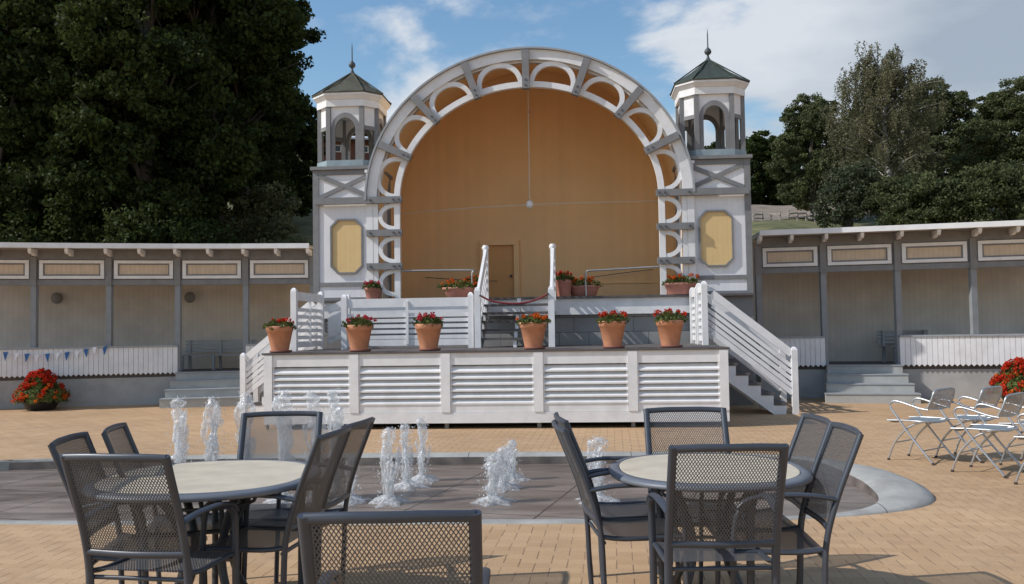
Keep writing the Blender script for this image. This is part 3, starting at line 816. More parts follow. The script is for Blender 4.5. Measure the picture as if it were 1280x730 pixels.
side_stair('stair', -4.02, -1, -1.1, -.42, 1.45, 7, pf)
# small sloped infill panel by the left rear corner
e = empty('guard_rail'); e.parent = pf
xl, _ = lp(-3.85, 0); xr, _ = lp(-3.42, 0)
railing((xl, -1.0-oy), (xr, -1.0-oy), .80, e, slats=7, z0=ZP-.0, z1=ZP+.2, post0=False, post1=True, mid=False, hp=.80)

# stage stair with handrails
ss = empty('stage_stair', F(-.18, -1.80, ZP), -YAW, 'white open-riser stair climbing from the louvred platform to the stage', 'stair')
ris = 6; rh = (ZS-ZP)/ris; RUN = 1.5; tr = RUN/ris
for sx in (-.62, 0, .62):
    pts = [(0, 0)]
    for k in range(ris): pts.append((tr*k, rh*(k+1)-.03)); pts.append((tr*(k+1), rh*(k+1)-.03))
    pts.append((RUN, ZS-ZP-.35)); pts.append((.25, 0))
    w = .02 if sx else .03
    MB().prism(pts, 'x', sx-w, sx+w).build('stringer', M['white'], ss)
for k in range(ris-1):
    MB().box(-.66, .66, tr*k-.03, tr*(k+1), rh*(k+1)-.028, rh*(k+1)+.012).build('tread', M['deck'], ss)
for sx in (-.66, .66):
    b = MB().box(sx-.055, sx+.055, -.06, .05, 0, 1.02); b.build('newel_post', M['white'], ss)
    MB().lathe([(.075,1.02),(.06,1.06),(.02,1.085)], 4, (sx,0,0), rot=PI/4, smooth=False).build('post_cap', M['white'], ss)
    p = Vector((sx, .02, .92)); q = Vector((sx, RUN, ZS-ZP+.88))
    MB().bar(p, q, .05, .15).build('handrail', M['white'], ss)
    for k, off in enumerate((.2,.36,.52,.68)):
        MB().bar((sx, .03, .92-off), (sx, RUN-.02, ZS-ZP+.88-off), .025, .07).build('slat', M['white'], ss)
    b = MB().box(sx-.05, sx+.05, RUN-.02, RUN+.07, ZS-ZP-.3, ZS-ZP+.95)
    b.lathe([(.05,.95),(.075,1.0),(.05,1.05)], 8, (sx,RUN+.02,ZS-ZP-.02)); b.build('upper_post', M['white'], ss)
rp = empty('barrier_rope', F(-.18, -1.84, ZP+.95), -YAW, 'dark red barrier rope hung slack across the stage stair', 'rope')
MB().tube([(-.6,-.03,-.02),(-.4,-.03,-.12),(-.1,-.03,-.17),(.2,-.03,-.16),(.45,-.03,-.09),(.6,-.03,-.01)], .018, seg=7, n=4).build('rope', M['rope'], rp)
hk = MB().tube([(-.6,-.05,-.02),(-.6,.0,-.02)], .02, seg=8).tube([(.6,-.05,-.01),(.6,.0,-.01)], .02, seg=8); hk.build('hooks', M['iron'], rp)

# tubular rails on the stage
r1 = MB().tube([(-2.95,-.1,0),(-2.95,-.1,.46),(-2.88,-.1,.55),(-2.7,-.1,.57),(-1.2,-.1,.56),(-1.14,-.1,.5),(-1.14,-.1,0)], .02, seg=8, n=3)
r1.tube([(-2.86,.1,0),(-2.86,.1,.45),(-2.80,.1,.5)], .017, seg=8, n=3).tube([(-2.72,.0,0),(-2.72,.0,.55)], .012, seg=6)
o = r1.build('tubular_rail', M['pipe'], None, F(0,0,ZS)); o.rotation_euler = (0,0,-YAW); tag(o, 'bent metal tube rail on the stage behind the oval bowl planter, left of the stair', 'rail', 'tube rails on the stage')
r1 = MB().tube([(1.12,-.1,0),(1.12,-.1,.42),(1.18,-.1,.5),(1.4,-.1,.51),(2.8,-.1,.56),(2.88,-.1,.5),(2.9,-.1,.0)], .02, seg=8, n=3)
o = r1.build('tubular_rail', M['pipe'], None, F(0,0,ZS)); o.rotation_euler = (0,0,-YAW); tag(o, 'bent metal tube rail on the stage right of the stair, running to the arch ring', 'rail', 'tube rails on the stage')

# ------------------------------------------------------------------ plants
def leaves(name, pts, size, m, parent, seed=1, upbias=.3, aspect=1.0):
    rs = np.random.RandomState(seed); n = len(pts); P = np.asarray(pts, float)
    nr = rs.normal(size=(n,3)); nr[:,2] += upbias; nr /= np.linalg.norm(nr,axis=1)[:,None]
    a = np.cross(nr, rs.normal(size=(n,3))); a /= np.linalg.norm(a,axis=1)[:,None]+1e-9
    b = np.cross(nr, a)
    s = size*(.6+.8*rs.rand(n))[:,None]
    V = np.empty((n,4,3)); V[:,0] = P-a*s*aspect; V[:,1] = P-b*s*.6+nr*s*.12; V[:,2] = P+a*s*aspect; V[:,3] = P+b*s*.6+nr*s*.12
    me = bpy.data.meshes.new(name)
    me.vertices.add(n*4); me.vertices.foreach_set('co', V.reshape(-1))
    me.loops.add(n*4); me.loops.foreach_set('vertex_index', np.arange(n*4, dtype=np.int32))
    me.polygons.add(n); me.polygons.foreach_set('loop_start', np.arange(0,n*4,4,dtype=np.int32)); me.polygons.foreach_set('loop_total', np.full(n,4,dtype=np.int32))
    me.update(calc_edges=True); me.materials.append(m)
    o = bpy.data.objects.new(name, me); COL.objects.link(o)
    if parent: o.parent = parent
    return o

def blossoms(cents, r, per, rs):
    out = []
    for c in cents:
        d = rs.normal(size=(per,3)); d /= np.linalg.norm(d,axis=1)[:,None]
        out.append(c + d*r*(.5+.5*rs.rand(per,1)))
    return np.vstack(out)

def terracotta_pot(px, Y, zb, h, rt, rb, label, seed, kind='round', petal='petal', mp='terracotta', group=None, flw=1.0, spread=1.15, leafh=.13, sx=1, saucer=True, world=None):
    x = gx(px, Y) if world is None else world[0]
    if world is not None: Y = world[1]
    e = empty('flower_pot', (x, Y, zb), -YAW + rnd.uniform(-.2,.2) if kind == 'round' else -YAW, label, 'flower pot', group)
    s0 = .025 if saucer else 0
    prof = [(rb, s0), (rb*1.02, s0+.01), (rb+(rt-rb)*.78, s0+h*.78), (rt*.97, s0+h*.79), (rt, s0+h*.98), (rt*.985, s0+h), (rt*.9, s0+h), (rt*.86, s0+h*.86)]
    if kind == 'bowl': prof = [(rb, 0), (rb*1.1, .015), (rt*.93, h*.72), (rt*.95, h*.76), (rt, h*.78), (rt, h), (rt*.93, h), (rt*.9, h*.85)]
    pw = 2 if kind != 'trough' else 5
    b = MB().lathe(prof, 36, sx=sx, caps=False, power=pw); 
    b.lathe([(rb*.98,s0+.002),(rb*.98,s0+.003)], 24, sx=sx, power=pw)
    b.build('pot', M[mp], e)
    MB().lathe([(rt*.86, s0+h*.86),(rt*.3, s0+h*.89)], 24, sx=sx, power=pw).build('soil', M['soil'], e)
    if saucer: MB().lathe([(rb*1.02,0),(rb*1.28,.012),(rb*1.32,.04),(rb*1.26,.04),(rb*1.1,.02)], 28, (rb*.12,0,0)).build('saucer', M['saucer'], e)
    rs = np.random.RandomState(seed)
    n = int(420*flw); a = rs.rand(n)*2*PI; rr = np.sqrt(rs.rand(n))*rt*spread
    hz = s0+h + leafh*(.15+.85*rs.rand(n))*(1-.55*(rr/(rt*spread))**2) - .05*(rr/(rt*spread))**3
    lump = .05*np.sin(a*3+seed)+.04*np.sin(a*5+2*seed)
    P = np.stack([np.cos(a)*rr*(1+lump*2)*sx, np.sin(a)*rr*(1+lump*2), hz+lump*.3], 1)
    leaves('foliage', P, .026, M['leaf_pot'], e, seed)
    nc = int(15*flw); a = rs.rand(nc)*2*PI; rr = np.sqrt(rs.rand(nc))*rt*spread*.98
    off = .12*math.cos(seed*1.7)*rt
    C = np.stack([np.cos(a)*rr*sx+off, np.sin(a)*rr, s0+h+leafh*(.55+.65*rs.rand(nc))*(1-.3*(rr/(rt*spread))**2)+.01], 1)
    leaves('blossoms', blossoms(C, .034, 26, rs), .016, M[petal], e, seed+5)
    st = MB()
    for c in C[:8]: st.tube([(c[0]*.5,c[1]*.5,s0+h*.9),(c[0]*.85,c[1]*.85,(s0+h+c[2])/2),tuple(c)], .003, seg=4)
    st.build('stems', M['leaf_pot'], e)
    return e
Gp = 'terracotta pots along the platform edge'
specs = [(350, .0,'red flowers, at the left end of the louvred platform','petal',3),
         (449, .0,'dark crimson flowers and trailing leaves, second from the platform left end','petal_pink',4),
         (536, .0,'pink-red flowers, left of the stage stair','petal_pink',5),
         (667, .0,'bright orange-red flowers, in front of the stage stair','petal_orange',6),
         (766, .0,'crimson flowers, right of the stage stair before the block wall','petal',7),
         (838, .0,'sparse red flowers, nearest the right platform railing','petal',8)]
for px, _, lab, pt, sd in specs:
    u = (px-640)/FPX*13.75 - .35 + .29
    w = F(u, VF+.24+ (.03 if sd % 2 else 0))
    # solve u so that it projects to px
    for _i in range(6):
        w = F(u, VF+.24); X = gx(px, w.y); u += (X-w.x)
    w = F(u, VF+.24)
    h = .40
    terracotta_pot(px, w.y, ZP, h, .215, .135, 'tapered terracotta pot with ' + lab, sd, petal=pt, group=Gp, world=(w.x, w.y), leafh=.10 + .02*(sd % 3), flw=1.1)
def st_pot(px, v, **k):
    u = 0
    for _i in range(6):
        w = F(u, v); u += gx(px, w.y)-w.x
    w = F(u, v); return terracotta_pot(px, w.y, ZS, world=(w.x, w.y), **k)
Gs = 'terracotta planters on the stage edge'
st_pot(467, -.16, h=.24, rt=.17, rb=.125, label='small pinkish terracotta pot with red flowers beside the left arch pier', seed=11, mp='terracotta_pink', saucer=False, petal='petal_pink', group=Gs, leafh=.13)
st_pot(575, -.10, h=.22, rt=.22, rb=.14, sx=1.55, kind='bowl', label='oval terracotta bowl of orange-red flowers on the stage left of the stair', seed=12, mp='terracotta_pink', saucer=False, petal='petal_orange', flw=1.5, group=Gs, leafh=.14)
st_pot(597, .25, h=.34, rt=.18, rb=.13, label='round terracotta pot with orange flowers partly behind the left stair handrail', seed=13, saucer=False, petal='petal_orange', group=Gs, leafh=.12)
st_pot(706, -.08, h=.33, rt=.165, rb=.125, label='tall pinkish terracotta pot beside the right stair handrail', seed=14, mp='terracotta_pink', saucer=False, group=Gs, leafh=.14)
st_pot(731, .10, h=.22, rt=.20, rb=.14, sx=1.6, kind='bowl', label='oval terracotta bowl with sparse orange flowers right of the tall pot', seed=15, mp='terracotta_pink', saucer=False, petal='petal_orange', group=Gs, leafh=.14)
st_pot(853, -.17, h=.22, rt=.18, rb=.14, sx=1.75, kind='trough', label='long terracotta trough of red flowers at the foot of the right arch pier', seed=16, mp='terracotta_pink', saucer=False, petal='petal_orange', group=Gs, leafh=.15, flw=1.3)

def flower_ball(px, Y, label, seed):
    e = empty('flower_tub', (gx(px, Y), Y, 0), 0, label, 'flower tub', 'round flower tubs by the colonnades'); e.scale = (.86,.86,.84)
    MB().lathe([(.28,0),(.32,.03),(.40,.2),(.43,.26),(.40,.26),(.36,.2)], 28, caps=False).lathe([(.3,.01),(.3,.012)],20).lathe([(.44,.2),(.2,.22)],20).build('tub', M['black_pot'], e)
    rs = np.random.RandomState(seed)
    n = 2600; d = rs.normal(size=(n,3)); d /= np.linalg.norm(d,axis=1)[:,None]; d[:,2] = np.abs(d[:,2])*1.15-.32
    k = (.8+.2*rs.rand(n))[:,None]*(1+.08*np.sin(d[:,0:1]*9)+.06*np.sin(d[:,2:3]*11))
    P = d*k*np.array([.62,.57,.50])+np.array([0,0,.36])
    top = d*k*np.array([.30,.28,.26])+np.array([0,0,.72])
    P = np.vstack([P, top[:700]])
    leaves('foliage', P, .04, M['leaf_pot'], e, seed)
    def cl(n, sc, off):
        d = rs.normal(size=(n,3)); d /= np.linalg.norm(d,axis=1)[:,None]; d[:,2] = np.abs(d[:,2])*1.1-.28; return d*np.array(sc)+np.array(off)
    leaves('red_blossoms', blossoms(np.vstack([cl(56,(.60,.56,.50),(0,0,.36)), cl(60,(.32,.3,.27),(0,0,.75))]), .06, 34, rs), .026, M['petal'], e, seed+1)
    leaves('orange_blossoms', blossoms(cl(44,(.62,.57,.5),(0,0,.36)), .05, 26, rs), .024, M['petal_orange'], e, seed+2)
    return e
flower_ball(52, 18.35, 'round black tub heaped with red and orange flowers before the left colonnade', 31)
flower_ball(1273, 16.6, 'round tub heaped with red flowers behind the silver chairs at the right colonnade', 32)

# ------------------------------------------------------------------ colonnades
def colonnade(name_label, posts, step_bay, tower_end, half_bays, group):
    o0 = Vector((posts[0][0], posts[0][1], 0))
    e = empty('colonnade', o0, 0, name_label, 'colonnade', group)
    P = [Vector((p[0], p[1], 0))-o0 for p in posts]
    def seg(i):
        d = (P[i+1]-P[i]).normalized(); nrm = Vector((d.y, -d.x, 0))     # outward: towards the plaza (-y)
        if nrm.y > 0: nrm = -nrm
        return P[i], P[i+1], d, nrm
    def nrm_at(i):
        ns = []
        if i > 0: ns.append(seg(i-1)[3])
        if i < len(P)-1: ns.append(seg(i)[3])
        v = sum(ns, Vector((0,0,0))).normalized(); return v
    Nn = [nrm_at(i) for i in range(len(P))]
    def strip(b, i, a0, a1, z0, z1, t0=0., t1=1., z0b=None, z1b=None, sh0=0, sh1=0):
        """box along bay i between outward offsets a0<a1"""
        A, B_ = P[i], P[i+1]
        d = (B_-A).normalized()
        p = A.lerp(B_, t0) + d*sh0; q = A.lerp(B_, t1) + d*sh1
        na = Nn[i].lerp(Nn[i+1], t0); nb_ = Nn[i].lerp(Nn[i+1], t1)
        zz0 = z0b if z0b is not None else z0; zz1 = z1b if z1b is not None else z1
        def pt(x, nn, a, z): return (x.x+nn.x*a, x.y+nn.y*a, z)
        b.hexa([pt(p,na,a1,z0), pt(q,nb_,a1,z0), pt(q,nb_,a0,zz0), pt(p,na,a0,zz0), pt(p,na,a1,z1), pt(q,nb_,a1,z1), pt(q,nb_,a0,zz1), pt(p,na,a0,zz1)])
    nbay = len(P)-1
    # roof
    b = MB(); so = MB(); fa = MB(); bwl = MB(); flr = MB(); bas = MB(); hd = MB()
    for i in range(nbay):
        strip(b, i, -2.3, .66, 3.42, 3.445, z0b=3.60, z1b=3.63)
        strip(so, i, -2.0, .60, 3.375, 3.415, z0b=3.50, z1b=3.58)
        strip(fa, i, .605, .67, 3.37, 3.475)
        strip(bwl, i, -2.15, -2.05, .0, 3.5)
        strip(hd, i, -.04, .055, 3.17, 3.372); strip(hd, i, -.04, .055, 2.62, 2.735)
        strip(hd, i, -.03, .03, 2.737, 3.168)
        strip(flr, i, -2.04, .0, .60, .68)
        strip(bas, i, -2.0, .02, 0, .597)
    b.build('roof', M['lead'], e); so.build('soffit', M['soffit'], e); fa.build('fascia', M['white'], e)
    bwl.build('back_wall', M['beige'], e); flr.build('floor', M['deck'], e); bas.build('base_wall', M['concrete'], e); hd.build('header_beam', M['grey'], e)
    for i in range(len(P)):
        q = P[i]; n_ = Nn[i]
        b = MB().box(q.x-.057, q.x+.057, q.y-.06, q.y+.055, .683, 3.17)
        b.build('post', M['post_grey'], e)
        MB().box(q.x-.07, q.x+.07, q.y-.085, q.y-.062, 2.60, 3.22).build('post_board', M['grey'], e)
    for i in range(nbay):
        A, B_, d, n_ = seg(i); L = (B_-A).length
        w = .10/L
        b = MB(); strip(b, i, .056, .09, 3.09, 3.155, w, 1-w); strip(b, i, .056, .09, 2.755, 2.82, w, 1-w)
        strip(b, i, .056, .09, 2.823, 3.087, w, w+.075/L); strip(b, i, .056, .09, 2.823, 3.087, 1-w-.075/L, 1-w)
        fp_ = b.build('frieze_panel', M['white'], e)
        b = MB(); a = w+.078/L
        strip(b, i, .035, .075, 2.826, 2.85, a, 1-a); strip(b, i, .035, .075, 3.06, 3.084, a, 1-a); strip(b, i, .035, .075, 2.853, 3.057, a, a+.024/L); strip(b, i, .035, .075, 2.853, 3.057, 1-a-.024/L, 1-a)
        b.build('panel_bead', M['grey'], fp_)
        b = MB(); strip(b, i, .035, .055, 2.85, 3.06, a+.025/L, 1-a-.025/L); b.build('tan_board', M['tan_panel'], fp_)
        # rafter tails
        for t in ((0.02, .5) if i < nbay-1 else (.02, .5, .97)):
            p = A.lerp(B_, t); nn = Nn[i].lerp(Nn[i+1], t)
            side = Vector((-nn.y, nn.x, 0))*.032
            prof = [(.03, 3.24),(.03,3.372),(.60,3.372),(.60,3.32),(.56,3.27),(.50,3.255),(.42,3.29),(.25,3.24)]
            vs_ = [p+nn*a_-side+Vector((0,0,z_)) for a_, z_ in prof]+[p+nn*a_+side+Vector((0,0,z_)) for a_, z_ in prof]
            m_ = len(prof); b = MB(); b.add(vs_, [tuple(range(m_)), tuple(range(2*m_-1, m_-1, -1))]+[(k, (k+1)%m_, m_+(k+1)%m_, m_+k) for k in range(m_)])
            b.build('rafter_tail', M['white'], e)
        if i in half_bays:
            # boarded half wall with saw-tooth lower edge
            nbd = max(6, int(L/.095)); b = MB()
            for k in range(nbd):
                t0 = k/nbd; t1 = (k+1)/nbd
                A2 = A.lerp(B_, t0)+Nn[i].lerp(Nn[i+1], t0)*.10; B2 = A.lerp(B_, t1)+Nn[i].lerp(Nn[i+1], t1)*.10
                gap = d*.003; M2 = (A2+B2)/2
                f = [A2+gap+Vector((0,0,.70)), M2+Vector((0,0,.655)), B2-gap+Vector((0,0,.70)), B2-gap+Vector((0,0,1.25)), A2+gap+Vector((0,0,1.25))]
                bkk = [v - n_*.03 for v in f]
                b.add(f+bkk, [(0,1,2,3,4),(9,8,7,6,5),(0,5,6,1),(1,6,7,2),(2,7,8,3),(3,8,9,4),(4,9,5,0)])
            strip(b, i, .02, .066, .69, 1.24)
            hw = b.build('half_wall', M['white'], e)
            b = MB(); strip(b, i, -.05, .125, 1.253, 1.29); b.build('wall_cap', M['grey_light'], hw)
        if i == step_bay:
            for k in range(4):
                b = MB(); z1 = .68-.17*k; ex = .05*k
                strip(b, i, .022+.30*k, .32+.30*k, 0, z1-.003-(.002 if k==0 else 0), 0, 1, sh0=-.0-ex, sh1=ex)
                stp = b.build('step', M['step'], e)
                b = MB(); strip(b, i, .022+.30*k, .335+.30*k, z1-.002, z1+.02, 0, 1, sh0=-.01-ex, sh1=ex+.01); b.build('nosing', M['grey_light'], stp)
    return e, P, o0, seg

Lposts = [(gx(px, Y), Y) for px, Y in ((-140,18.0),(-50,18.45),(43,18.85),(137,19.2),(223,19.5),(308,19.72),(392,19.85))]
Rposts = [(gx(px, Y), Y) for px, Y in ((950,18.60),(1031,18.35),(1124,18.0),(1219,17.65),(1318,17.3),(1425,16.9))]
cl, LP, lo, lseg = colonnade('low grey colonnade with tan frieze panels and white half wall, left of the band shell', Lposts, 4, 6, (0,1,2,3,5), 'colonnades beside the band shell')
cr, RP, ro, rseg = colonnade('low grey colonnade with sunlit posts and white half wall, right of the band shell', Rposts, 1, 0, (0,2,3,4), 'colonnades beside the band shell')
# round wall lamps
for px, pyy in ((75, 373), (240, 372)):
    p = at(px, pyy, 20.90 if px < 150 else 21.42)
    b = MB().lathe([(.0,0),(.11,0),(.13,.03),(.13,.06),(.09,.1),(.0,.11)], 20, caps=False)
    ob = b.build('round_lamp', M['grey'], cl); ob.location = p-lo-Vector((0,.1,0)); ob.rotation_euler = (R(90),0,0)

def bench(loc, w, rz, label, group):
    e = empty('bench', loc, rz, label, 'bench', group); e.scale = (1,1,.8)
    b = MB()
    for k in range(4): b.box(-w/2, w/2, .25, .275, .52+k*.095, .52+k*.095+.06)
    b.build('backrest', M['grey_light'], e)
    b = MB()
    for k in range(4): b.box(-w/2, w/2, -.2+k*.11, -.2+k*.11+.09, .42, .45)
    b.build('seat', M['grey_light'], e)
    for x in (-w/2+.12, 0, w/2-.12):
        MB().box(x-.03, x+.03, .2, .245, 0, .87).box(x-.03, x+.03, -.19, -.14, 0, .415).build('leg', M['grey_light'], e)
p = at(268, 430, 20.6)
bench((p.x, 20.75, .683), 1.75, R(-5), 'grey slatted bench in the open bay above the left steps', 'benches in the colonnades')
p = at(1140, 430, 19.3)
bench((p.x, 19.35, .683), 1.3, R(14), 'grey slatted bench half hidden behind the right half wall', 'benches in the colonnades')

# bunting on the left half wall
bu = empty('bunting', (gx(5, 18.7), 18.7, 1.2), 0, 'string of blue and white pennants hung on the left white half wall', 'bunting')
fl = [(7,440,'b'),(21,441,'w'),(34,442,'b'),(46,443,'w'),(59,442,'b'),(72,441,'w'),(84,440,'b'),(96,439,'w'),(107,436,'b'),(118,434,'w'),(131,433,'b')]
sp_ = []
for px, py, c in fl:
    # half-wall face plane
    X = gx(px, 18.9); 
    for k in range(len(Lposts)-1):
        if Lposts[k][0] <= X <= Lposts[k+1][0]:
            t = (X-Lposts[k][0])/(Lposts[k+1][0]-Lposts[k][0]); Yw = Lposts[k][1]+(Lposts[k+1][1]-Lposts[k][1])*t
    q = at(px, py, Yw-.15)-bu.location
    sp_.append(q)
    h = .18 if c == 'b' else .165; tw = rnd.uniform(-.03,.03)
    MB().hexa([q+Vector((-.055,0,0)), q+Vector((.055,0,0)), q+Vector((.055,.006,0)), q+Vector((-.055,.006,0)),
               q+Vector((tw-.003,-.01,-h)), q+Vector((tw+.003,-.01,-h)), q+Vector((tw+.003,-.004,-h)), q+Vector((tw-.003,-.004,-h))]).build('pennant', M['flag_blue'] if c == 'b' else M['flag_white'], bu)
MB().tube([p_+Vector((0,.003,.0)) for p_ in sp_], .004, seg=5, n=3).build('string', M['flag_white'], bu)

# ------------------------------------------------------------------ fountain basin
fb = empty('fountain_basin', (-.6, 8.6, 0), R(-3), 'long wet brown fountain basin with pale concrete kerb set in the plaza', 'basin')
def bout(t, far, near, xr, xl, p=2.9):
    c, s = math.cos(t), math.sin(t)
    k = (abs(c)**p + abs(s)**p)**(-1/p)
    return ((xr if c > 0 else xl)*c*k, (far if s > 0 else near)*s*k)
NB = 140
prof = []      # cross-section from outer foot to inner foot, per angle
vs_ = []; cols = 7
for i in range(NB):
    t = 2*PI*i/NB
    s = math.sin(t); c = math.cos(t)
    ox_, oy_ = bout(t, 1.74, 1.62, 4.36, 6.6, 2.35 + .95*min(1, max(0, -s*3)))
    ix_, iy_ = bout(t, 1.74-.34, 1.62-.15, 3.78, 5.95, 5)
    hh = .125*min(1, max(0, (s+.80)/.6)); hh = max(hh, .012)
    for k, (f, z) in enumerate(((0,0),(.05,.42),(.25,.80),(.55,1.0),(.85,.93),(.97,.72),(1.0,0))):
        zz = hh*z if k not in (0, 6) else -.01
        vs_.append((ox_+(ix_-ox_)*f, oy_+(iy_-oy_)*f, zz))
fs_ = []
for i in range(NB):
    j = (i+1) % NB
    for k in range(cols-2): fs_.append((i*cols+k, j*cols+k, j*cols+k+1, i*cols+k+1))
kb = MB().add(vs_, fs_, True).build('kerb', M['kerb'], fb)
MB().add(vs_, [(i*cols+5, ((i+1)%NB)*cols+5, ((i+1)%NB)*cols+6, i*cols+6) for i in range(NB)], True).build('stained_inner_face', M['wet_kerb'], fb)
fv = [(0,0,.006)] + [(vs_[i*cols+6][0]*1.003, vs_[i*cols+6][1]*1.003, .006) for i in range(NB)]
MB().add(fv, [(0, 1+i, 1+(i+1) % NB) for i in range(NB)]).build('basin_floor', M['basin'], fb)

def jet(px, pyb, h, label, seed, fat=1.0):
    r = ray(px, pyb); k = -HCAM/r.z; loc = Vector((r.x*k, r.y*k, .008))
    e = empty('water_jet', loc, rnd.uniform(0,6), label, 'water jet', 'fountain water jets')
    rs = random.Random(seed)
    b = MB()
    def column(h, r0, seg=9, x=0, y=0, wob=.02, flare=.9):
        nz = max(10, int(h/.016)); vs = []
        ph = [rs.uniform(0,6) for _ in range(8)]; f1 = rs.uniform(7,12); f2 = rs.uniform(19,29)
        lump = [rs.uniform(-1,1) for _ in range(nz+3)]
        for i in range(nz+1):
            z = h*i/nz; q = i/nz
            rad = r0*(.45+flare*q)*(1+.22*math.sin(z*f1*1.7+ph[0])+.30*(lump[i]+lump[i+1]+lump[i+2])/2)
            if q > .9: rad *= max(.1, math.sqrt(max(0, 1-((q-.9)/.1)**2)))
            cx = x*(.5+q) + wob*math.sin(z*f1+ph[2])*q + .35*wob*math.sin(z*f2+ph[3]); cy = y*(.5+q) + wob*math.sin(z*f1*.9+ph[4])*q
            for j in range(seg):
                a = 2*PI*j/seg; rr = max(.002, rad*(1+.3*math.sin(a*2+z*17+ph[5])+.28*rs.uniform(-1,1)))
                vs.append((cx+rr*math.cos(a), cy+rr*math.sin(a), z+rs.uniform(-.006,.006)))
        fs = [(i*seg+j, i*seg+(j+1)%seg, (i+1)*seg+(j+1)%seg, (i+1)*seg+j) for i in range(nz) for j in range(seg)]
        b.add(vs, fs, True)
    column(h, .024*fat)
    for k in range(8):
        a = k*2.4+seed; rr = rs.uniform(.008,.032)*fat
        column(h*(1-.09*k)*rs.uniform(.85,1.0), rs.uniform(.007,.016)*fat, 7, math.cos(a)*rr, math.sin(a)*rr, .022, .7)
    b.build('column', M['jet'], e)
    b = MB()
    for _ in range(int(170*fat)):
        a = rs.uniform(0, 2*PI); q = rs.random(); z = h*q**.8*1.02; rr = (.02+.06*(1-q)**.6*rs.random()+.025*rs.random()**2)*fat
        s = .002+.006*rs.random()**2; c = Vector((rr*math.cos(a), rr*math.sin(a), z))
        b.add([c+Vector(v)*s for v in ((1,0,0),(0,1,0),(-1,0,0),(0,-1,0),(0,0,1.5),(0,0,-1.5))], [(0,1,4),(1,2,4),(2,3,4),(3,0,4),(1,0,5),(2,1,5),(3,2,5),(0,3,5)], True)
    tag(b.build('droplets', M['splash'], e), kind='stuff')
    b = MB(); nn = 20; vs = [(0,0,.07)]
    for q, z in ((.05,.055),(.09,.03),(.13,.016),(.17,.003)):
        for j in range(nn):
            rr = q*(1+.3*math.sin(j*1.9+seed)+.25*rs.uniform(-1,1)); a = 2*PI*j/nn
            vs.append((rr*math.cos(a), rr*math.sin(a), max(.001, z+rs.uniform(-.012,.018)*(z>.01))))
    fs = [(0,1+j,1+(j+1)%nn) for j in range(nn)]
    for l in range(3):
        fs += [(1+l*nn+j, 1+(l+1)*nn+j, 1+(l+1)*nn+(j+1)%nn, 1+l*nn+(j+1)%nn) for j in range(nn)]
    b.add(vs, fs, True); b.build('splash', M['splash'], e)
for i, a in enumerate([
    (224, 603, .86, 'tall water jet leftmost of the row beyond the left table'),
    (266, 603, .86, 'tall water jet second from the left beyond the left table'),
    (306, 602, .90, 'tall water jet at the left post of the far chair of the left table'),
    (355, 628, .99, 'water jet seen through the backrest of the far chair at the left table'),
    (393, 628, .98, 'water jet at the right edge of the far chair at the left table'),
    (420, 622, .97, 'water jet between the far chair and the right-hand chairs of the left table'),
    (487, 630, .66, 'nearest foaming jet of the cluster right of the left table chairs'),
    (508, 611, .62, 'middle foaming jet of the three in the centre-left cluster'),
    (528, 602, .64, 'farthest jet of the centre-left cluster with open spray base'),
    (616, 629, .42, 'nearest low foaming jet in the middle of the basin'),
    (629, 612, .40, 'middle low jet of the trio in the middle of the basin'),
    (639, 601, .40, 'farthest low jet of the trio in the middle of the basin'),
    (748, 628, .56, 'single water jet between the left chairs of the right table'),
    (438, 629, .40, 'low jet splashing behind the right-hand chairs of the left table')]):
    jet(*a, seed=50+i, fat=2.0 if i < 6 else 1.75 if i in (6,9,12) else 1.45)

# ------------------------------------------------------------------ dark dining chairs
def uv_panel(name, prof, x0, x1, parent, m, nx=6, bow=0):
    """panel swept: prof = list of (y,z) points; UV in metres"""
    me = bpy.data.meshes.new(name); vs = []; uvs = []; s = 0; S = [0]
    for i in range(1, len(prof)): s += math.dist(prof[i], prof[i-1]); S.append(s)
    for i, (y, z) in enumerate(prof):
        for j in range(nx+1):
            t = j/nx; x = x0+(x1-x0)*t; q = 4*t*(1-t)
            vs.append((x, y-bow*q, z)); uvs.append((x, S[i]))
    fs = [(i*(nx+1)+j, i*(nx+1)+j+1, (i+1)*(nx+1)+j+1, (i+1)*(nx+1)+j) for i in range(len(prof)-1) for j in range(nx)]
    me.from_pydata(vs, [], fs); uvl = me.uv_layers.new(name='UVMap')
    for p in me.polygons:
        p.use_smooth = True
        for li in p.loop_indices: uvl.data[li].uv = uvs[me.loops[li].vertex_index]
    me.materials.append(m); o = bpy.data.objects.new(name, me); COL.objects.link(o); o.parent = parent; return o

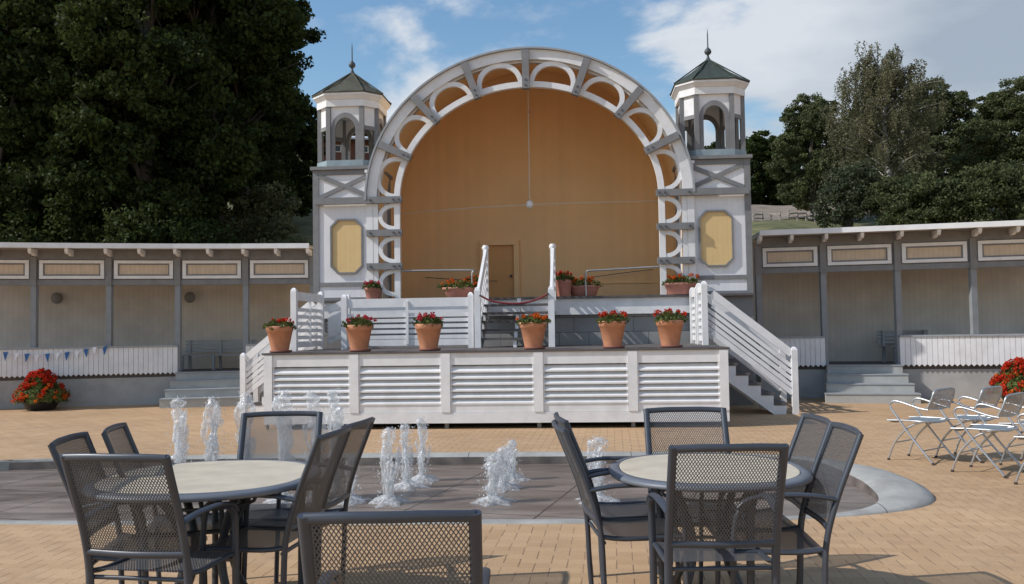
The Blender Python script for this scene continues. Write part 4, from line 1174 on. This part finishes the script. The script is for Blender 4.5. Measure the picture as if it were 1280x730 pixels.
def make_chair():
    e = empty('garden_chair'); W = .262
    up = [(-.20,0),(-.215,.2),(-.225,.42),(-.255,.56),(-.305,.70),(-.365,.84),(-.41,.945)]
    for s in (-1,1):
        MB().tube([(s*W, y, z) for y, z in up], .015, .0215, seg=10, n=4, upv=(1,0,0)).build('back_upright', M['slate'], e)
        MB().tube([(s*(W+.002), .235, 0),(s*(W+.002), .225, .25),(s*(W+.006), .215, .50),(s*(W+.012),.19,.60),(s*(W+.014),.13,.645)], .0135, .02, seg=10, n=4, upv=(1,0,0)).build('front_leg', M['slate'], e)
        MB().tube([(s*(W+.0), -.285, .652),(s*(W+.012), -.15, .672),(s*(W+.016), .02, .672),(s*(W+.016), .14, .655),(s*(W+.014), .20, .615)], .024, .011, seg=10, n=4).build('armrest', M['slate'], e)
    b = MB().tube([(-W,-.407,.935),(-W*.5,-.425,.94),(0,-.43,.94),(W*.5,-.425,.94),(W,-.407,.935)], .012, .0165, seg=10, n=3)
    b.build('top_rail', M['slate'], e)
    b = MB().tube([(-W,-.245,.515),(0,-.265,.513),(W,-.245,.515)], .012, .016, seg=8, n=4); b.build('lower_back_rail', M['slate'], e)
    pr = [Vector((0, y, z)) for y, z in up[2:]]; pr = catmull(pr, 4)
    prof = [(p.y-.006, p.z) for p in pr if .52 < p.z < .93]
    uv_panel('backrest_mesh', prof, -W+.008, W-.008, e, M['mesh'], bow=.018)
    uv_panel('backrest_mesh', [(y+.0022, z) for y, z in prof], -W+.008, W-.008, e, M['mesh'], bow=.018)
    sp = [(-.215,.432),(-.1,.418),(.02,.414),(.14,.42),(.20,.425),(.235,.412),(.245,.385)]
    prs = catmull([Vector((0,y,z)) for y,z in sp], 3)
    uv_panel('seat_mesh', [(p.y,p.z) for p in prs], -W+.012, W-.012, e, M['seat_mesh'], bow=-.0)
    b = MB()
    for s in (-1,1): b.tube([(s*(W-.008),-.222,.428),(s*(W-.008),-.1,.414),(s*(W-.008),.14,.416),(s*(W-.008),.225,.412)], .012, .017, seg=8, n=3, upv=(1,0,0))
    b.tube([(-W,.222,.385),(0,.235,.392),(W,.222,.385)], .011, .013, seg=8, n=4).tube([(-W,-.21,.40),(W,-.21,.40)], .01, seg=8)
    b.build('seat_frame', M['slate'], e)
    return e
chair0 = make_chair(); used = []
def put_chair(x, y, face, label):
    """face: heading of the chair's front, degrees counter-clockwise from +X"""
    o = chair0 if not used else copy_tree(chair0)
    used.append(o); f = R(face)
    # position given for the top of the backrest; shift to chair origin
    k = .904
    o.location = (x*k + math.cos(f)*.41, y*k + math.sin(f)*.41, 0); o.rotation_euler = (0,0,f-PI/2); o.scale = (.925, .97, 1.06)
    tag(o, label, 'chair', 'dark mesh garden chairs around the tables')
put_chair(-1.915, 4.22, 80, 'dark mesh armchair with its back to us at the near left of the left table')
put_chair(-2.52, 4.98, 8, 'dark mesh armchair at the left side of the left table, nearer of two')
put_chair(-2.50, 5.50, 12, 'dark mesh armchair at the left side of the left table, farther of two')
put_chair(-1.66, 6.35, -88, 'dark mesh armchair facing us across the left table before the water jets')
put_chair(-1.02, 5.12, 172, 'dark mesh armchair at the right side of the left table, nearer of two')
put_chair(-.97, 5.62, 170, 'dark mesh armchair at the right side of the left table, farther of two')
put_chair(-.395, 2.78, 91, 'large nearest dark mesh chair back at the bottom edge between both tables')
put_chair(1.03, 4.24, 90, 'dark mesh armchair with its back to us in front of the right table')
put_chair(.255, 5.28, 4, 'dark mesh armchair in side view at the left of the right table, nearer of two')
put_chair(.29, 5.76, 4, 'dark mesh armchair in side view at the left of the right table, farther of two')
put_chair(1.20, 6.22, -92, 'dark mesh armchair facing us across the right table')
put_chair(1.86, 4.92, 175, 'dark mesh armchair at the right side of the right table, nearer of two')
put_chair(1.885, 5.46, 178, 'dark mesh armchair at the right side of the right table, farther of two')
put_chair(.30, 1.72, -40, 'dark chair of which only a backrest corner shows under the right table')

def make_table(cx, cy, a, b_, rz, label):
    e = empty('garden_table', (cx, cy, 0), rz, label, 'table', 'oval stone-topped garden tables'); e.scale = (1,1,1.03)
    pw = 2.35; k = b_/a
    MB().lathe([(a-.10,.70),(a-.03,.70),(a-.004,.706),(a,.718),(a-.006,.728),(a-.018,.734),(a-.055,.738),(a-.058,.734)], 72, sy=k, power=pw, caps=False).build('rim', M['rim_grey'], e)
    MB().lathe([(a-.075,.722),(a-.060,.7345),(a-.0595,.7360),(a-.066,.7365),(a-.08,.7366),(.02,.7368)], 72, sy=k, power=pw).build('top_inset', M['tabletop'], e)
    for q in range(4):
        t = PI/4 + q*PI/2; c, s = math.cos(t), math.sin(t)
        MB().tube([(c*.30,s*.27,.70),(c*.24,s*.22,.60),(c*.15,s*.14,.42),(c*.15,s*.14,.26),(c*.24,s*.22,.10),(c*.36,s*.33,.012)], .017, .024, seg=9, n=5, upv=(-s,c,0)).build('leg', M['slate'], e)
    ar = MB()
    for zz, rr in ((.34,.15),(.60,.245)):
        ar.tube([(rr*math.cos(2*PI*i/24), rr*.93*math.sin(2*PI*i/24), zz) for i in range(25)], .009, seg=7)
    ar.build('brace_ring', M['slate'], e)
    b = MB()
    for t in (0, PI/2): 
        c, s = math.cos(t+PI/4), math.sin(t+PI/4); b.bar((-c*.45,-s*.4,.69),(c*.45,s*.4,.69),.04,.018)
    b.build('under_bar', M['slate'], e)
    return e
make_table(-1.655, 4.79, .595, .60, R(2), 'cream stone-topped oval garden table in the left group of chairs')
make_table(1.045, 4.82, .53, .575, R(-3), 'cream stone-topped garden table in the right group, behind a chair back')

# ------------------------------------------------------------------ silver stacking chairs
def make_silver():
    e = empty('silver_chair'); W = .25
    for s in (-1,1):
        # one tube: rear foot - up to the front arm bend - arm - backrest side
        MB().tube([(s*W,-.24,.01),(s*W,.0,.29),(s*W,.17,.52),(s*W,.225,.605),(s*W,.20,.655),(s*W,.12,.66),(s*W*.99,-.10,.60),(s*W*.97,-.20,.585)], .0115, seg=8, n=5).build('arm_tube', M['silver'], e)
        MB().tube([(s*(W-.03),.28,.01),(s*(W-.03),.20,.20),(s*(W-.03),.06,.36),(s*(W-.035),-.06,.43),(s*(W-.03),-.16,.455)], .011, seg=8, n=5).build('front_leg', M['silver'], e)
        MB().tube([(s*W,-.245,0),(s*W,-.232,.022)], .016, seg=8).build('rubber_foot', M['rubber'], e); MB().tube([(s*(W-.03),.282,0),(s*(W-.03),.274,.022)], .016, seg=8).build('rubber_foot', M['rubber'], e)
    MB().tube([(-W*.97,-.185,.59),(-W*.96,-.24,.70),(-W*.86,-.265,.79),(-W*.4,-.285,.808),(0,-.29,.81),(W*.4,-.285,.808),(W*.86,-.265,.79),(W*.96,-.24,.70),(W*.97,-.185,.59)], .0115, seg=8, n=4).tube([(-W*.97,-.19,.60),(0,-.225,.585),(W*.97,-.19,.60)], .008, seg=7, n=4).build('back_frame', M['silver'], e)
    vs = []; nx = 10; nz = 6
    for i in range(nz+1):
        z = .59+.215*i/nz; q = i/nz
        for j in range(nx+1):
            t = -1+2*j/nx; w = W*.95*(1-.10*q**3)
            vs.append((t*w, -.19-.09*q-.03*(1-t*t), z - (.02*q**2*t**4)))
    MB().add(vs, [(i*(nx+1)+j, i*(nx+1)+j+1, (i+1)*(nx+1)+j+1, (i+1)*(nx+1)+j) for i in range(nz) for j in range(nx)], True).build('backrest_mesh', M['silver_mesh'], e)
    vs = []; ny = 8
    for i in range(ny+1):
        y = -.2+.46*i/ny; q = i/ny
        for j in range(nx+1):
            t = -1+2*j/nx; w = (W-.015)*(1-.12*abs(2*q-1)**4)
            vs.append((t*w, y, .45-.022*(1-t*t)+.01*q - (.035*max(0,q-.85)/.15)))
    MB().add(vs, [(i*(nx+1)+j, i*(nx+1)+j+1, (i+1)*(nx+1)+j+1, (i+1)*(nx+1)+j) for i in range(ny) for j in range(nx)], True).build('seat', M['silver_seat'], e)
    MB().tube([(-(W-.01),.27,.445),(-(W-.01),.1,.455),(-(W-.01),-.18,.458),(0,-.215,.445),((W-.01),-.18,.458),((W-.01),.1,.455),((W-.01),.27,.445)], .009, seg=7, n=3).tube([(-W+.03,.2,.2),(W-.03,.2,.2)], .008, seg=7).tube([(-W,-.13,.14),(W,-.13,.14)], .008, seg=7).build('seat_frame', M['silver'], e)
    return e
M['silver_seat'] = mat('silver_blue_seat', (.20,.235,.26), .6, metal=.2, var=.08)
s0 = make_silver(); sused = []
for px, Y, face, lab in ((1149, 9.85, 128, 'silver tubular armchair standing alone leftmost of the silver chairs'),
                         (1208, 9.95, 127, 'silver tubular armchair behind the front chair of the silver group'),
                         (1232, 9.0, 130, 'silver tubular armchair in front, second from left of the silver group'),
                         (1292, 9.35, 125, 'silver tubular armchair at the right frame edge, rear row'),
                         (1315, 8.25, 130, 'nearest silver tubular armchair, cut off by the right frame edge')):
    o = s0 if not sused else copy_tree(s0); sused.append(o)
    o.location = (gx(px, Y), Y, 0); o.rotation_euler = (0,0,R(face-90)); tag(o, lab, 'chair', 'silver tubular armchairs on the plaza')

# ------------------------------------------------------------------ trees
def crown_points(rs, lobes, n, inner=.45):
    """lobes: (cx,cy,cz,rx,rz); points in leaf clumps near the lobe surfaces"""
    w = np.array([l[3]**2 for l in lobes]); w = w/w.sum()
    out = []
    for l, ww in zip(lobes, w):
        nc = max(10, int(26*l[3]**1.5))
        d = rs.normal(size=(nc,3)); d /= np.linalg.norm(d,axis=1)[:,None]
        rad = inner + (1-inner)*rs.rand(nc)**.5
        C = np.array(l[:3]) + d*rad[:,None]*np.array([l[3],l[3],l[4]])
        m = int(n*ww); idx = rs.randint(0, nc, m)
        cr = (.22+.33*rs.rand(nc))*(.7+.2*l[3])
        dd = rs.normal(size=(m,3)); dd /= np.linalg.norm(dd,axis=1)[:,None]
        out.append(C[idx] + dd*(cr[idx]*rs.rand(m)**.4)[:,None]*np.array([1.1,1.1,.65]))
    return np.vstack(out)

def tree_mesh(seed, H, Rr, zb, leafm, n, size, barkm='bark', nl=15):
    rs = np.random.RandomState(seed)
    lobes = [(0,0,(H+zb)/2+.5,Rr*.6,(H-zb)*.36)]
    for i in range(nl):
        a = i*2.4+rs.rand(); q = (i+.5)/nl; z = zb+(H-zb)*(.06+.86*q)
        env = math.sin(PI*min(1, .18+.80*q))**.6
        rr = Rr*env*(.55+.25*rs.rand()); r = Rr*(.30+.16*rs.rand())
        lobes.append((math.cos(a)*rr, math.sin(a)*rr, z, r, r*.8))
    P = crown_points(rs, lobes, n)
    tr = MB(); k = H/11
    bend = [(0,0,-.6),(.05*k,.03*k,H*.2),(-.1*k,.05*k,H*.45),(.05*k,0,H*.7),(0,0,H*.86)]
    tr.tube(bend, .30*k, seg=10, n=4, taper=(1.0,.16))
    for l in lobes[1:]:
        z0 = max(zb*.6, l[2]-1.2*k-.3*abs(l[0])-.3*abs(l[1])); z0 = min(z0, H*.7)
        m_ = (l[0]*.45, l[1]*.45, (z0+l[2])/2+.1)
        tr.tube([(0,0,z0), m_, (l[0],l[1],l[2])], .085*k, seg=6, n=4, taper=(1,.2))
        for q in range(3):
            e_ = (l[0]+rs.normal()*l[3]*.5, l[1]+rs.normal()*l[3]*.5, l[2]+abs(rs.normal())*l[4]*.5)
            tr.tube([m_, ((m_[0]+e_[0])/2,(m_[1]+e_[1])/2,(m_[2]+e_[2])/2+.1), e_], .035*k, seg=5, n=3, taper=(1,.25))
    return tr, P

def place_tree(name, proto, x, y, s, sz, rz, label, group):
    t, c = proto
    e = empty(name, (x, y, hill_h(x, y)-.1), rz, label, 'tree', group)
    for src in (t, c):
        o = src if src.parent is None and not src.get('used') else src.copy()
        if o is not src: COL.objects.link(o)
        else: src['used'] = 1
        o.parent = e; o.scale = (s, s, sz)
    return e
def proto(seed, *a, leafm='leaf_dark', n=40000, size=.1, name='crown', **k):
    tr, P = tree_mesh(seed, *a, leafm, n, size, **k)
    t = tr.build('trunk', M['bark']); c = leaves('crown', P, size, M[leafm], None, seed)
    return (t, c)
pa = proto(1, 14.5, 3.6, 1.2, n=95000, size=.08, nl=22)
pb = proto(2, 13.5, 3.4, 1.0, n=95000, size=.08, nl=22)
pc_ = proto(3, 13.0, 3.0, 5.2, n=75000, size=.08, nl=18)
Gt = 'dark broadleaf trees behind the left colonnade'
spots = [(-12,27.5,pa,1.0,1.05,.3,'at the far left edge of the picture'),
         (95,29,pb,1.08,1.12,1.9,'second from the left edge, foliage reaching the frame top'),
         (185,27.5,pa,.92,1.0,2.7,'third from the left, behind the first frieze bays'),
         (262,29.5,pb,.98,1.08,4.1,'in the middle of the dark wood above the left steps'),
         (302,30.5,pc_,.88,.88,.8,'rightmost, its crown edge against the sky beside the left tower'),
         (275,34.5,pa,.80,.86,5.0,'set back behind the rightmost tree'),
         (50,34,pa,1.05,1.1,3.6,'set back behind the leftmost trees'),
         (150,36,pb,1.1,1.12,.6,'set back behind the third tree from the left'),
         (225,35.5,pb,1.0,1.12,2.2,'set back, seen in gaps above the left steps')]
for px, Y, pr, s, sz, rz, lab in spots:
    place_tree('broadleaf_tree', pr, gx(px, Y), Y, s, sz, rz, 'tall dark green tree ' + lab, Gt)
# low bushes under the left trees
def bush(px, Y, r, h, leafm, label, seed, n=7000, group='bushes on the hillside', size=.06):
    rs = np.random.RandomState(seed); x = gx(px, Y)
    lobes = [(rs.uniform(-.5,.5)*r, rs.uniform(-.4,.4)*r, h*rs.uniform(.25,.7), r*rs.uniform(.4,.6), h*rs.uniform(.3,.4)) for _ in range(7)]
    e = empty('bush', (x, Y, hill_h(x, Y)), 0, label, 'bush', group)
    leaves('foliage', crown_points(rs, lobes, n, .5), size, M[leafm], e, seed)
    b = MB()
    for l in lobes: b.tube([(0,0,-.2),(l[0]*.4,l[1]*.4,l[2]*.5),(l[0],l[1],l[2])], .04, seg=5, n=3, taper=(1,.3))
    b.build('stem', M['bark'], e)
bush(325, 29, 1.3, 3.1, 'leaf_scrub', 'light green bush on the slope above the roof of the left colonnade', 71)
bush(366, 28, 1.0, 2.5, 'leaf_scrub', 'small green bush on the slope just left of the left tower', 72)
bush(20, 25.5, 2.4, 4.4, 'leaf_dark', 'dark bush under the trees at the left edge', 73, 14000)
bush(110, 25.5, 2.4, 4.4, 'leaf_dark', 'dark bush under the trees, second from the left edge', 74, 14000)
bush(200, 26, 2.4, 4.2, 'leaf_dark', 'dark bush under the trees above the left steps', 75, 14000)

pd_ = proto(4, 10.5, 3.3, 1.2, leafm='leaf_mid', n=60000, size=.095, nl=17)
pe_ = proto(5, 9.5, 3.1, 1.0, leafm='leaf_dark', n=36000, size=.13, nl=16)
def rtree(name, px, Y, topy, halfw, pr, H0, R0, rz, label, group):
    x = gx(px, Y); zt = at(px, topy, Y).z; h = zt-hill_h(x, Y)+.1
    place_tree(name, pr, x, Y, halfw/FPX*Y/R0, h/H0, rz, label, group)
Gr = 'trees on the hill behind the right colonnade'
rtree('broadleaf_tree', 362, 36, 110, 50, pe_, 9.6, 3.1, 2.2, 'dark lower tree close behind the left tower', Gt)
rtree('broadleaf_tree', 330, 40, 130, 60, pe_, 9.6, 3.1, .9, 'dark lower tree on the slope left of the left tower', Gt)
rtree('broadleaf_tree', 428, 70, 150, 40, pe_, 9.6, 3.1, 5.5, 'dark distant tree seen through the left tower lantern', Gt)
rtree('broadleaf_tree', 475, 72, 158, 44, pe_, 9.6, 3.1, 1.5, 'dark distant tree between the left tower and the arch', Gt)
rtree('broadleaf_tree', 1022, 55, 118, 52, pd_, 10.6, 3.3, .4, 'rounded mid green tree at the left of the birch', Gr)
rtree('broadleaf_tree', 1185, 56, 104, 56, pd_, 10.6, 3.3, 2.4, 'mid green tree right behind the birch', Gr)
rtree('broadleaf_tree', 1272, 47, 104, 58, pd_, 10.6, 3.3, 4.1, 'mid green tree cut by the right frame edge', Gr)
rtree('broadleaf_tree', 1235, 62, 138, 50, pe_, 9.6, 3.1, 1.1, 'dark tree in the dip between the birch and the right frame edge', Gr)
rtree('broadleaf_tree', 955, 76, 165, 42, pe_, 9.6, 3.1, .2, 'dark distant tree beside the right tower, above the bare track', Gr)
rtree('broadleaf_tree', 1002, 78, 158, 44, pe_, 9.6, 3.1, 3.0, 'dark distant tree left of the rounded green tree', Gr)
rtree('broadleaf_tree', 908, 80, 178, 40, pe_, 9.6, 3.1, 4.4, 'dark distant tree seen through the arch of the right tower', Gr)
rtree('broadleaf_tree', 1095, 66, 135, 56, pe_, 9.6, 3.1, 5.1, 'dark tree behind the birch crown', Gr)
bush(1063, 44, 1.9, 3.7, 'leaf_willow', 'pale grey-green bush at the left foot of the birch', 76, 16000, size=.07)
bush(1135, 42, 2.1, 3.2, 'leaf_mid', 'green bush at the foot of the birch', 77, 14000, size=.07)
bush(1205, 41, 2.2, 3.4, 'leaf_mid', 'green bush above the roof, between the birch and the right edge', 78, 14000, size=.07)
bush(1272, 40, 2.2, 3.8, 'leaf_mid', 'green bush above the roof at the right frame edge', 79, 14000, size=.07)

# birch with hanging twigs
def birch(px, Y, topy, label):
    x = gx(px, Y); z0 = hill_h(x, Y); H = at(px, topy, Y).z - z0
    e = empty('birch_tree', (x, Y, z0-.1), 0, label, 'tree', Gr); rs = np.random.RandomState(9)
    tr = MB(); tr.tube([(.1,0,-.3),(.0,0,H*.3),(-.15,0,H*.55),(-.3,0,H*.8),(-.75,0,H*.97)], .17, seg=9, n=5, taper=(1,.12))
    pts = []
    limbs = []
    for i in range(40):
        q = .16+.68*(i/39)**.95; z = H*q; a = i*2.4; L = (3.3*(1-q)**.45*math.sin(PI*min(1,q+.12))**.3+.35)*(.75+.5*rs.rand())
        base = Vector((-.15-.5*max(0,q-.55), 0, z)); 
        tip = base + Vector((math.cos(a)*L, math.sin(a)*L, .35*L+.3))
        mid = base.lerp(tip, .5)+Vector((0,0,.15*L))
        limbs.append((base, mid, tip)); tr.tube([base, mid, tip], .04, seg=5, n=4, taper=(1,.06))
    tops = [(-.9,0,H*.99),(-1.3,.1,H*.985),(-.4,0,H*1.0),(.95,.2,H*.83),(1.5,.0,H*.82),(.6,0,H*.86)]
    for t in tops: 
        b0 = Vector((-.35,0,H*.78)); limbs.append((b0, b0.lerp(Vector(t),.5), Vector(t))); tr.tube([b0, b0.lerp(Vector(t),.5)+Vector((0,0,.2)), t], .03, seg=5, n=4, taper=(1,.2))
    tr.build('trunk', M['birch_bark'], e)
    for li, (base, mid, tip) in enumerate(limbs):
        for k in range(40 if li < 40 else 15):
            t = .25+.78*rs.rand(); p = (base.lerp(mid, t*2) if t < .5 else mid.lerp(tip, min(1,(t-.5)*2)))
            p = p + Vector(rs.normal(size=3)*.16); L = .45+1.25*rs.rand()*min(1, (p.z/H)+.2)
            if p.z > H*.9: L *= .5
            m = int(34*L); tt = rs.rand(m); dr = rs.normal(size=2)*.16
            q = np.stack([p.x+dr[0]*tt+rs.normal(size=m)*.055, p.y+dr[1]*tt+rs.normal(size=m)*.055, p.z-L*tt**1.1+.1], 1); pts.append(q)
    pts = np.vstack(pts); tx = np.interp(pts[:,2], [0, H*.3, H*.55, H*.8], [.1, 0, -.15, -.3])
    hid = (np.abs(pts[:,0]-tx) < .16) & (pts[:,1] < .1) & (pts[:,2] > H*.12) & (pts[:,2] < H*.86) & (np.sin(pts[:,2]*2.3) > -.35)
    pts = pts[~hid | (rs.rand(len(pts)) < .12)]
    leaves('crown', pts, .055, M['leaf_birch'], e, 3, upbias=0)
birch(1118, 46, 48, 'tall drooping birch with a pale trunk on the hill behind the right colonnade')

# farmhouse seen through the left tower lantern
hx, hy = gx(440, 60), 60.0; hz = hill_h(hx, hy)-.3
h_ = empty('house', (hx, hy, hz), R(12), 'small red-walled house with pale roof glimpsed through the left tower', 'house')
zt = at(436, 172, 60).z-hz
MB().box(-2.0,2.0,-1.5,1.5,0,zt*.72).build('wall', M['red_wall'], h_)
MB().prism([(-2.2,zt*.70),(0,zt),(2.2,zt*.70),(2.2,zt*.76),(0,zt*1.06),(-2.2,zt*.76)], 'x', -2.3, 2.3).build('roof', M['pale_roof'], h_)
for xx in (-1,.8):
    w = MB().box(xx-.35,xx+.35,-1.54,-1.505,zt*.3,zt*.55).build('window', M['white'], h_)
    MB().box(xx-.28,xx+.28,-1.56,-1.545,zt*.33,zt*.52).build('pane', M['window_dark'], w)

# ------------------------------------------------------------------ sky, sun, camera
SUN_EL, SUN_AZ_FRONT = R(40), R(12.5)     # sun from the left, slightly in front of the band shell
sd = Vector((-math.cos(SUN_EL)*math.cos(SUN_AZ_FRONT), -math.cos(SUN_EL)*math.sin(SUN_AZ_FRONT), math.sin(SUN_EL)))
w = bpy.data.worlds.new('World'); scene.world = w; w.use_nodes = True
nt = w.node_tree; N = nt.nodes; L = nt.links; N.clear()
out = N.new('ShaderNodeOutputWorld'); bg = N.new('ShaderNodeBackground'); bg.inputs[1].default_value = .145
L.new(bg.outputs[0], out.inputs[0])
sky = N.new('ShaderNodeTexSky'); sky.sky_type = 'NISHITA'; sky.sun_disc = False
sky.sun_elevation = SUN_EL; sky.sun_rotation = math.atan2(sd.x, sd.y)
sky.air_density = 1.3; sky.dust_density = .6; sky.ozone_density = 1.6
tc = N.new('ShaderNodeTexCoord'); sp = N.new('ShaderNodeSeparateXYZ'); L.new(tc.outputs['Generated'], sp.inputs[0])
def mth(op, a, b=None, c=None):
    n = N.new('ShaderNodeMath'); n.operation = op
    for i, x in enumerate((a, b, c)):
        if x is None: continue
        if isinstance(x, (int, float)): n.inputs[i].default_value = x
        else: L.new(x, n.inputs[i])
    return n.outputs[0]
mp = N.new('ShaderNodeMapping'); mp.inputs['Scale'].default_value = (1.0, 1.0, 2.4); mp.inputs['Location'].default_value = (3.1, .6, 1.4); L.new(tc.outputs['Generated'], mp.inputs[0])
n1 = N.new('ShaderNodeTexNoise'); n1.inputs['Scale'].default_value = 4.2; n1.inputs['Detail'].default_value = 9; n1.inputs['Roughness'].default_value = .55; n1.inputs['Distortion'].default_value = .25
L.new(mp.outputs[0], n1.inputs['Vector'])
n2 = N.new('ShaderNodeTexNoise'); n2.inputs['Scale'].default_value = 3.6; n2.inputs['Detail'].default_value = 6; L.new(mp.outputs[0], n2.inputs['Vector'])
# more cloud to the right of the stage, clear gap above the arch's left half
bias = mth('MULTIPLY', sp.outputs[0], .42)
low = mth('MULTIPLY', mth('SUBTRACT', .34, sp.outputs[2]), .45)
dens = mth('ADD', mth('ADD', n1.outputs[0], bias), low)
mr = N.new('ShaderNodeMapRange'); mr.interpolation_type = 'SMOOTHSTEP'; mr.inputs[1].default_value = .48; mr.inputs[2].default_value = .62; L.new(dens, mr.inputs[0])
ccol = N.new('ShaderNodeMixRGB'); ccol.inputs[1].default_value = (4.9,5.1,5.4,1); ccol.inputs[2].default_value = (2.5,2.9,3.4,1)
mr2 = N.new('ShaderNodeMapRange'); mr2.inputs[1].default_value = .45; mr2.inputs[2].default_value = .78; L.new(mth('ADD', n2.outputs[0], mth('MULTIPLY', sp.outputs[0], .35)), mr2.inputs[0]); L.new(mr2.outputs[0], ccol.inputs[0])
hs = N.new('ShaderNodeHueSaturation'); hs.inputs['Saturation'].default_value = 1.2; hs.inputs['Value'].default_value = .92; L.new(sky.outputs[0], hs.inputs['Color'])
mx = N.new('ShaderNodeMixRGB'); L.new(mth('MULTIPLY', mr.outputs[0], .9), mx.inputs[0]); L.new(hs.outputs[0], mx.inputs[1]); L.new(ccol.outputs[0], mx.inputs[2])
L.new(mx.outputs[0], bg.inputs[0])

sl = bpy.data.lights.new('sun', 'SUN'); sl.energy = 3.5; sl.angle = R(.5); sl.color = (1.0,.965,.92)
so = bpy.data.objects.new('sun', sl); COL.objects.link(so); so.rotation_euler = sd.to_track_quat('Z', 'Y').to_euler()

cam = bpy.data.cameras.new('camera'); co = bpy.data.objects.new('camera', cam); COL.objects.link(co)
cam.sensor_width = 36; cam.lens = FPX/1280*36; cam.clip_start = .05; cam.clip_end = 2500
co.location = (0,0,HCAM)
co.matrix_world = Matrix.Translation((0,0,HCAM)) @ Matrix.Rotation(PI/2+PITCH, 4, 'X') @ Matrix.Rotation(-ROLL, 4, 'Z')
scene.camera = co
scene.view_settings.view_transform = 'Standard'; scene.view_settings.look = 'None'
scene.view_settings.exposure = .08; scene.view_settings.gamma = 1
scene.cycles.max_bounces = 8; scene.cycles.transparent_max_bounces = 24
scene.cycles.caustics_reflective = False; scene.cycles.caustics_refractive = False
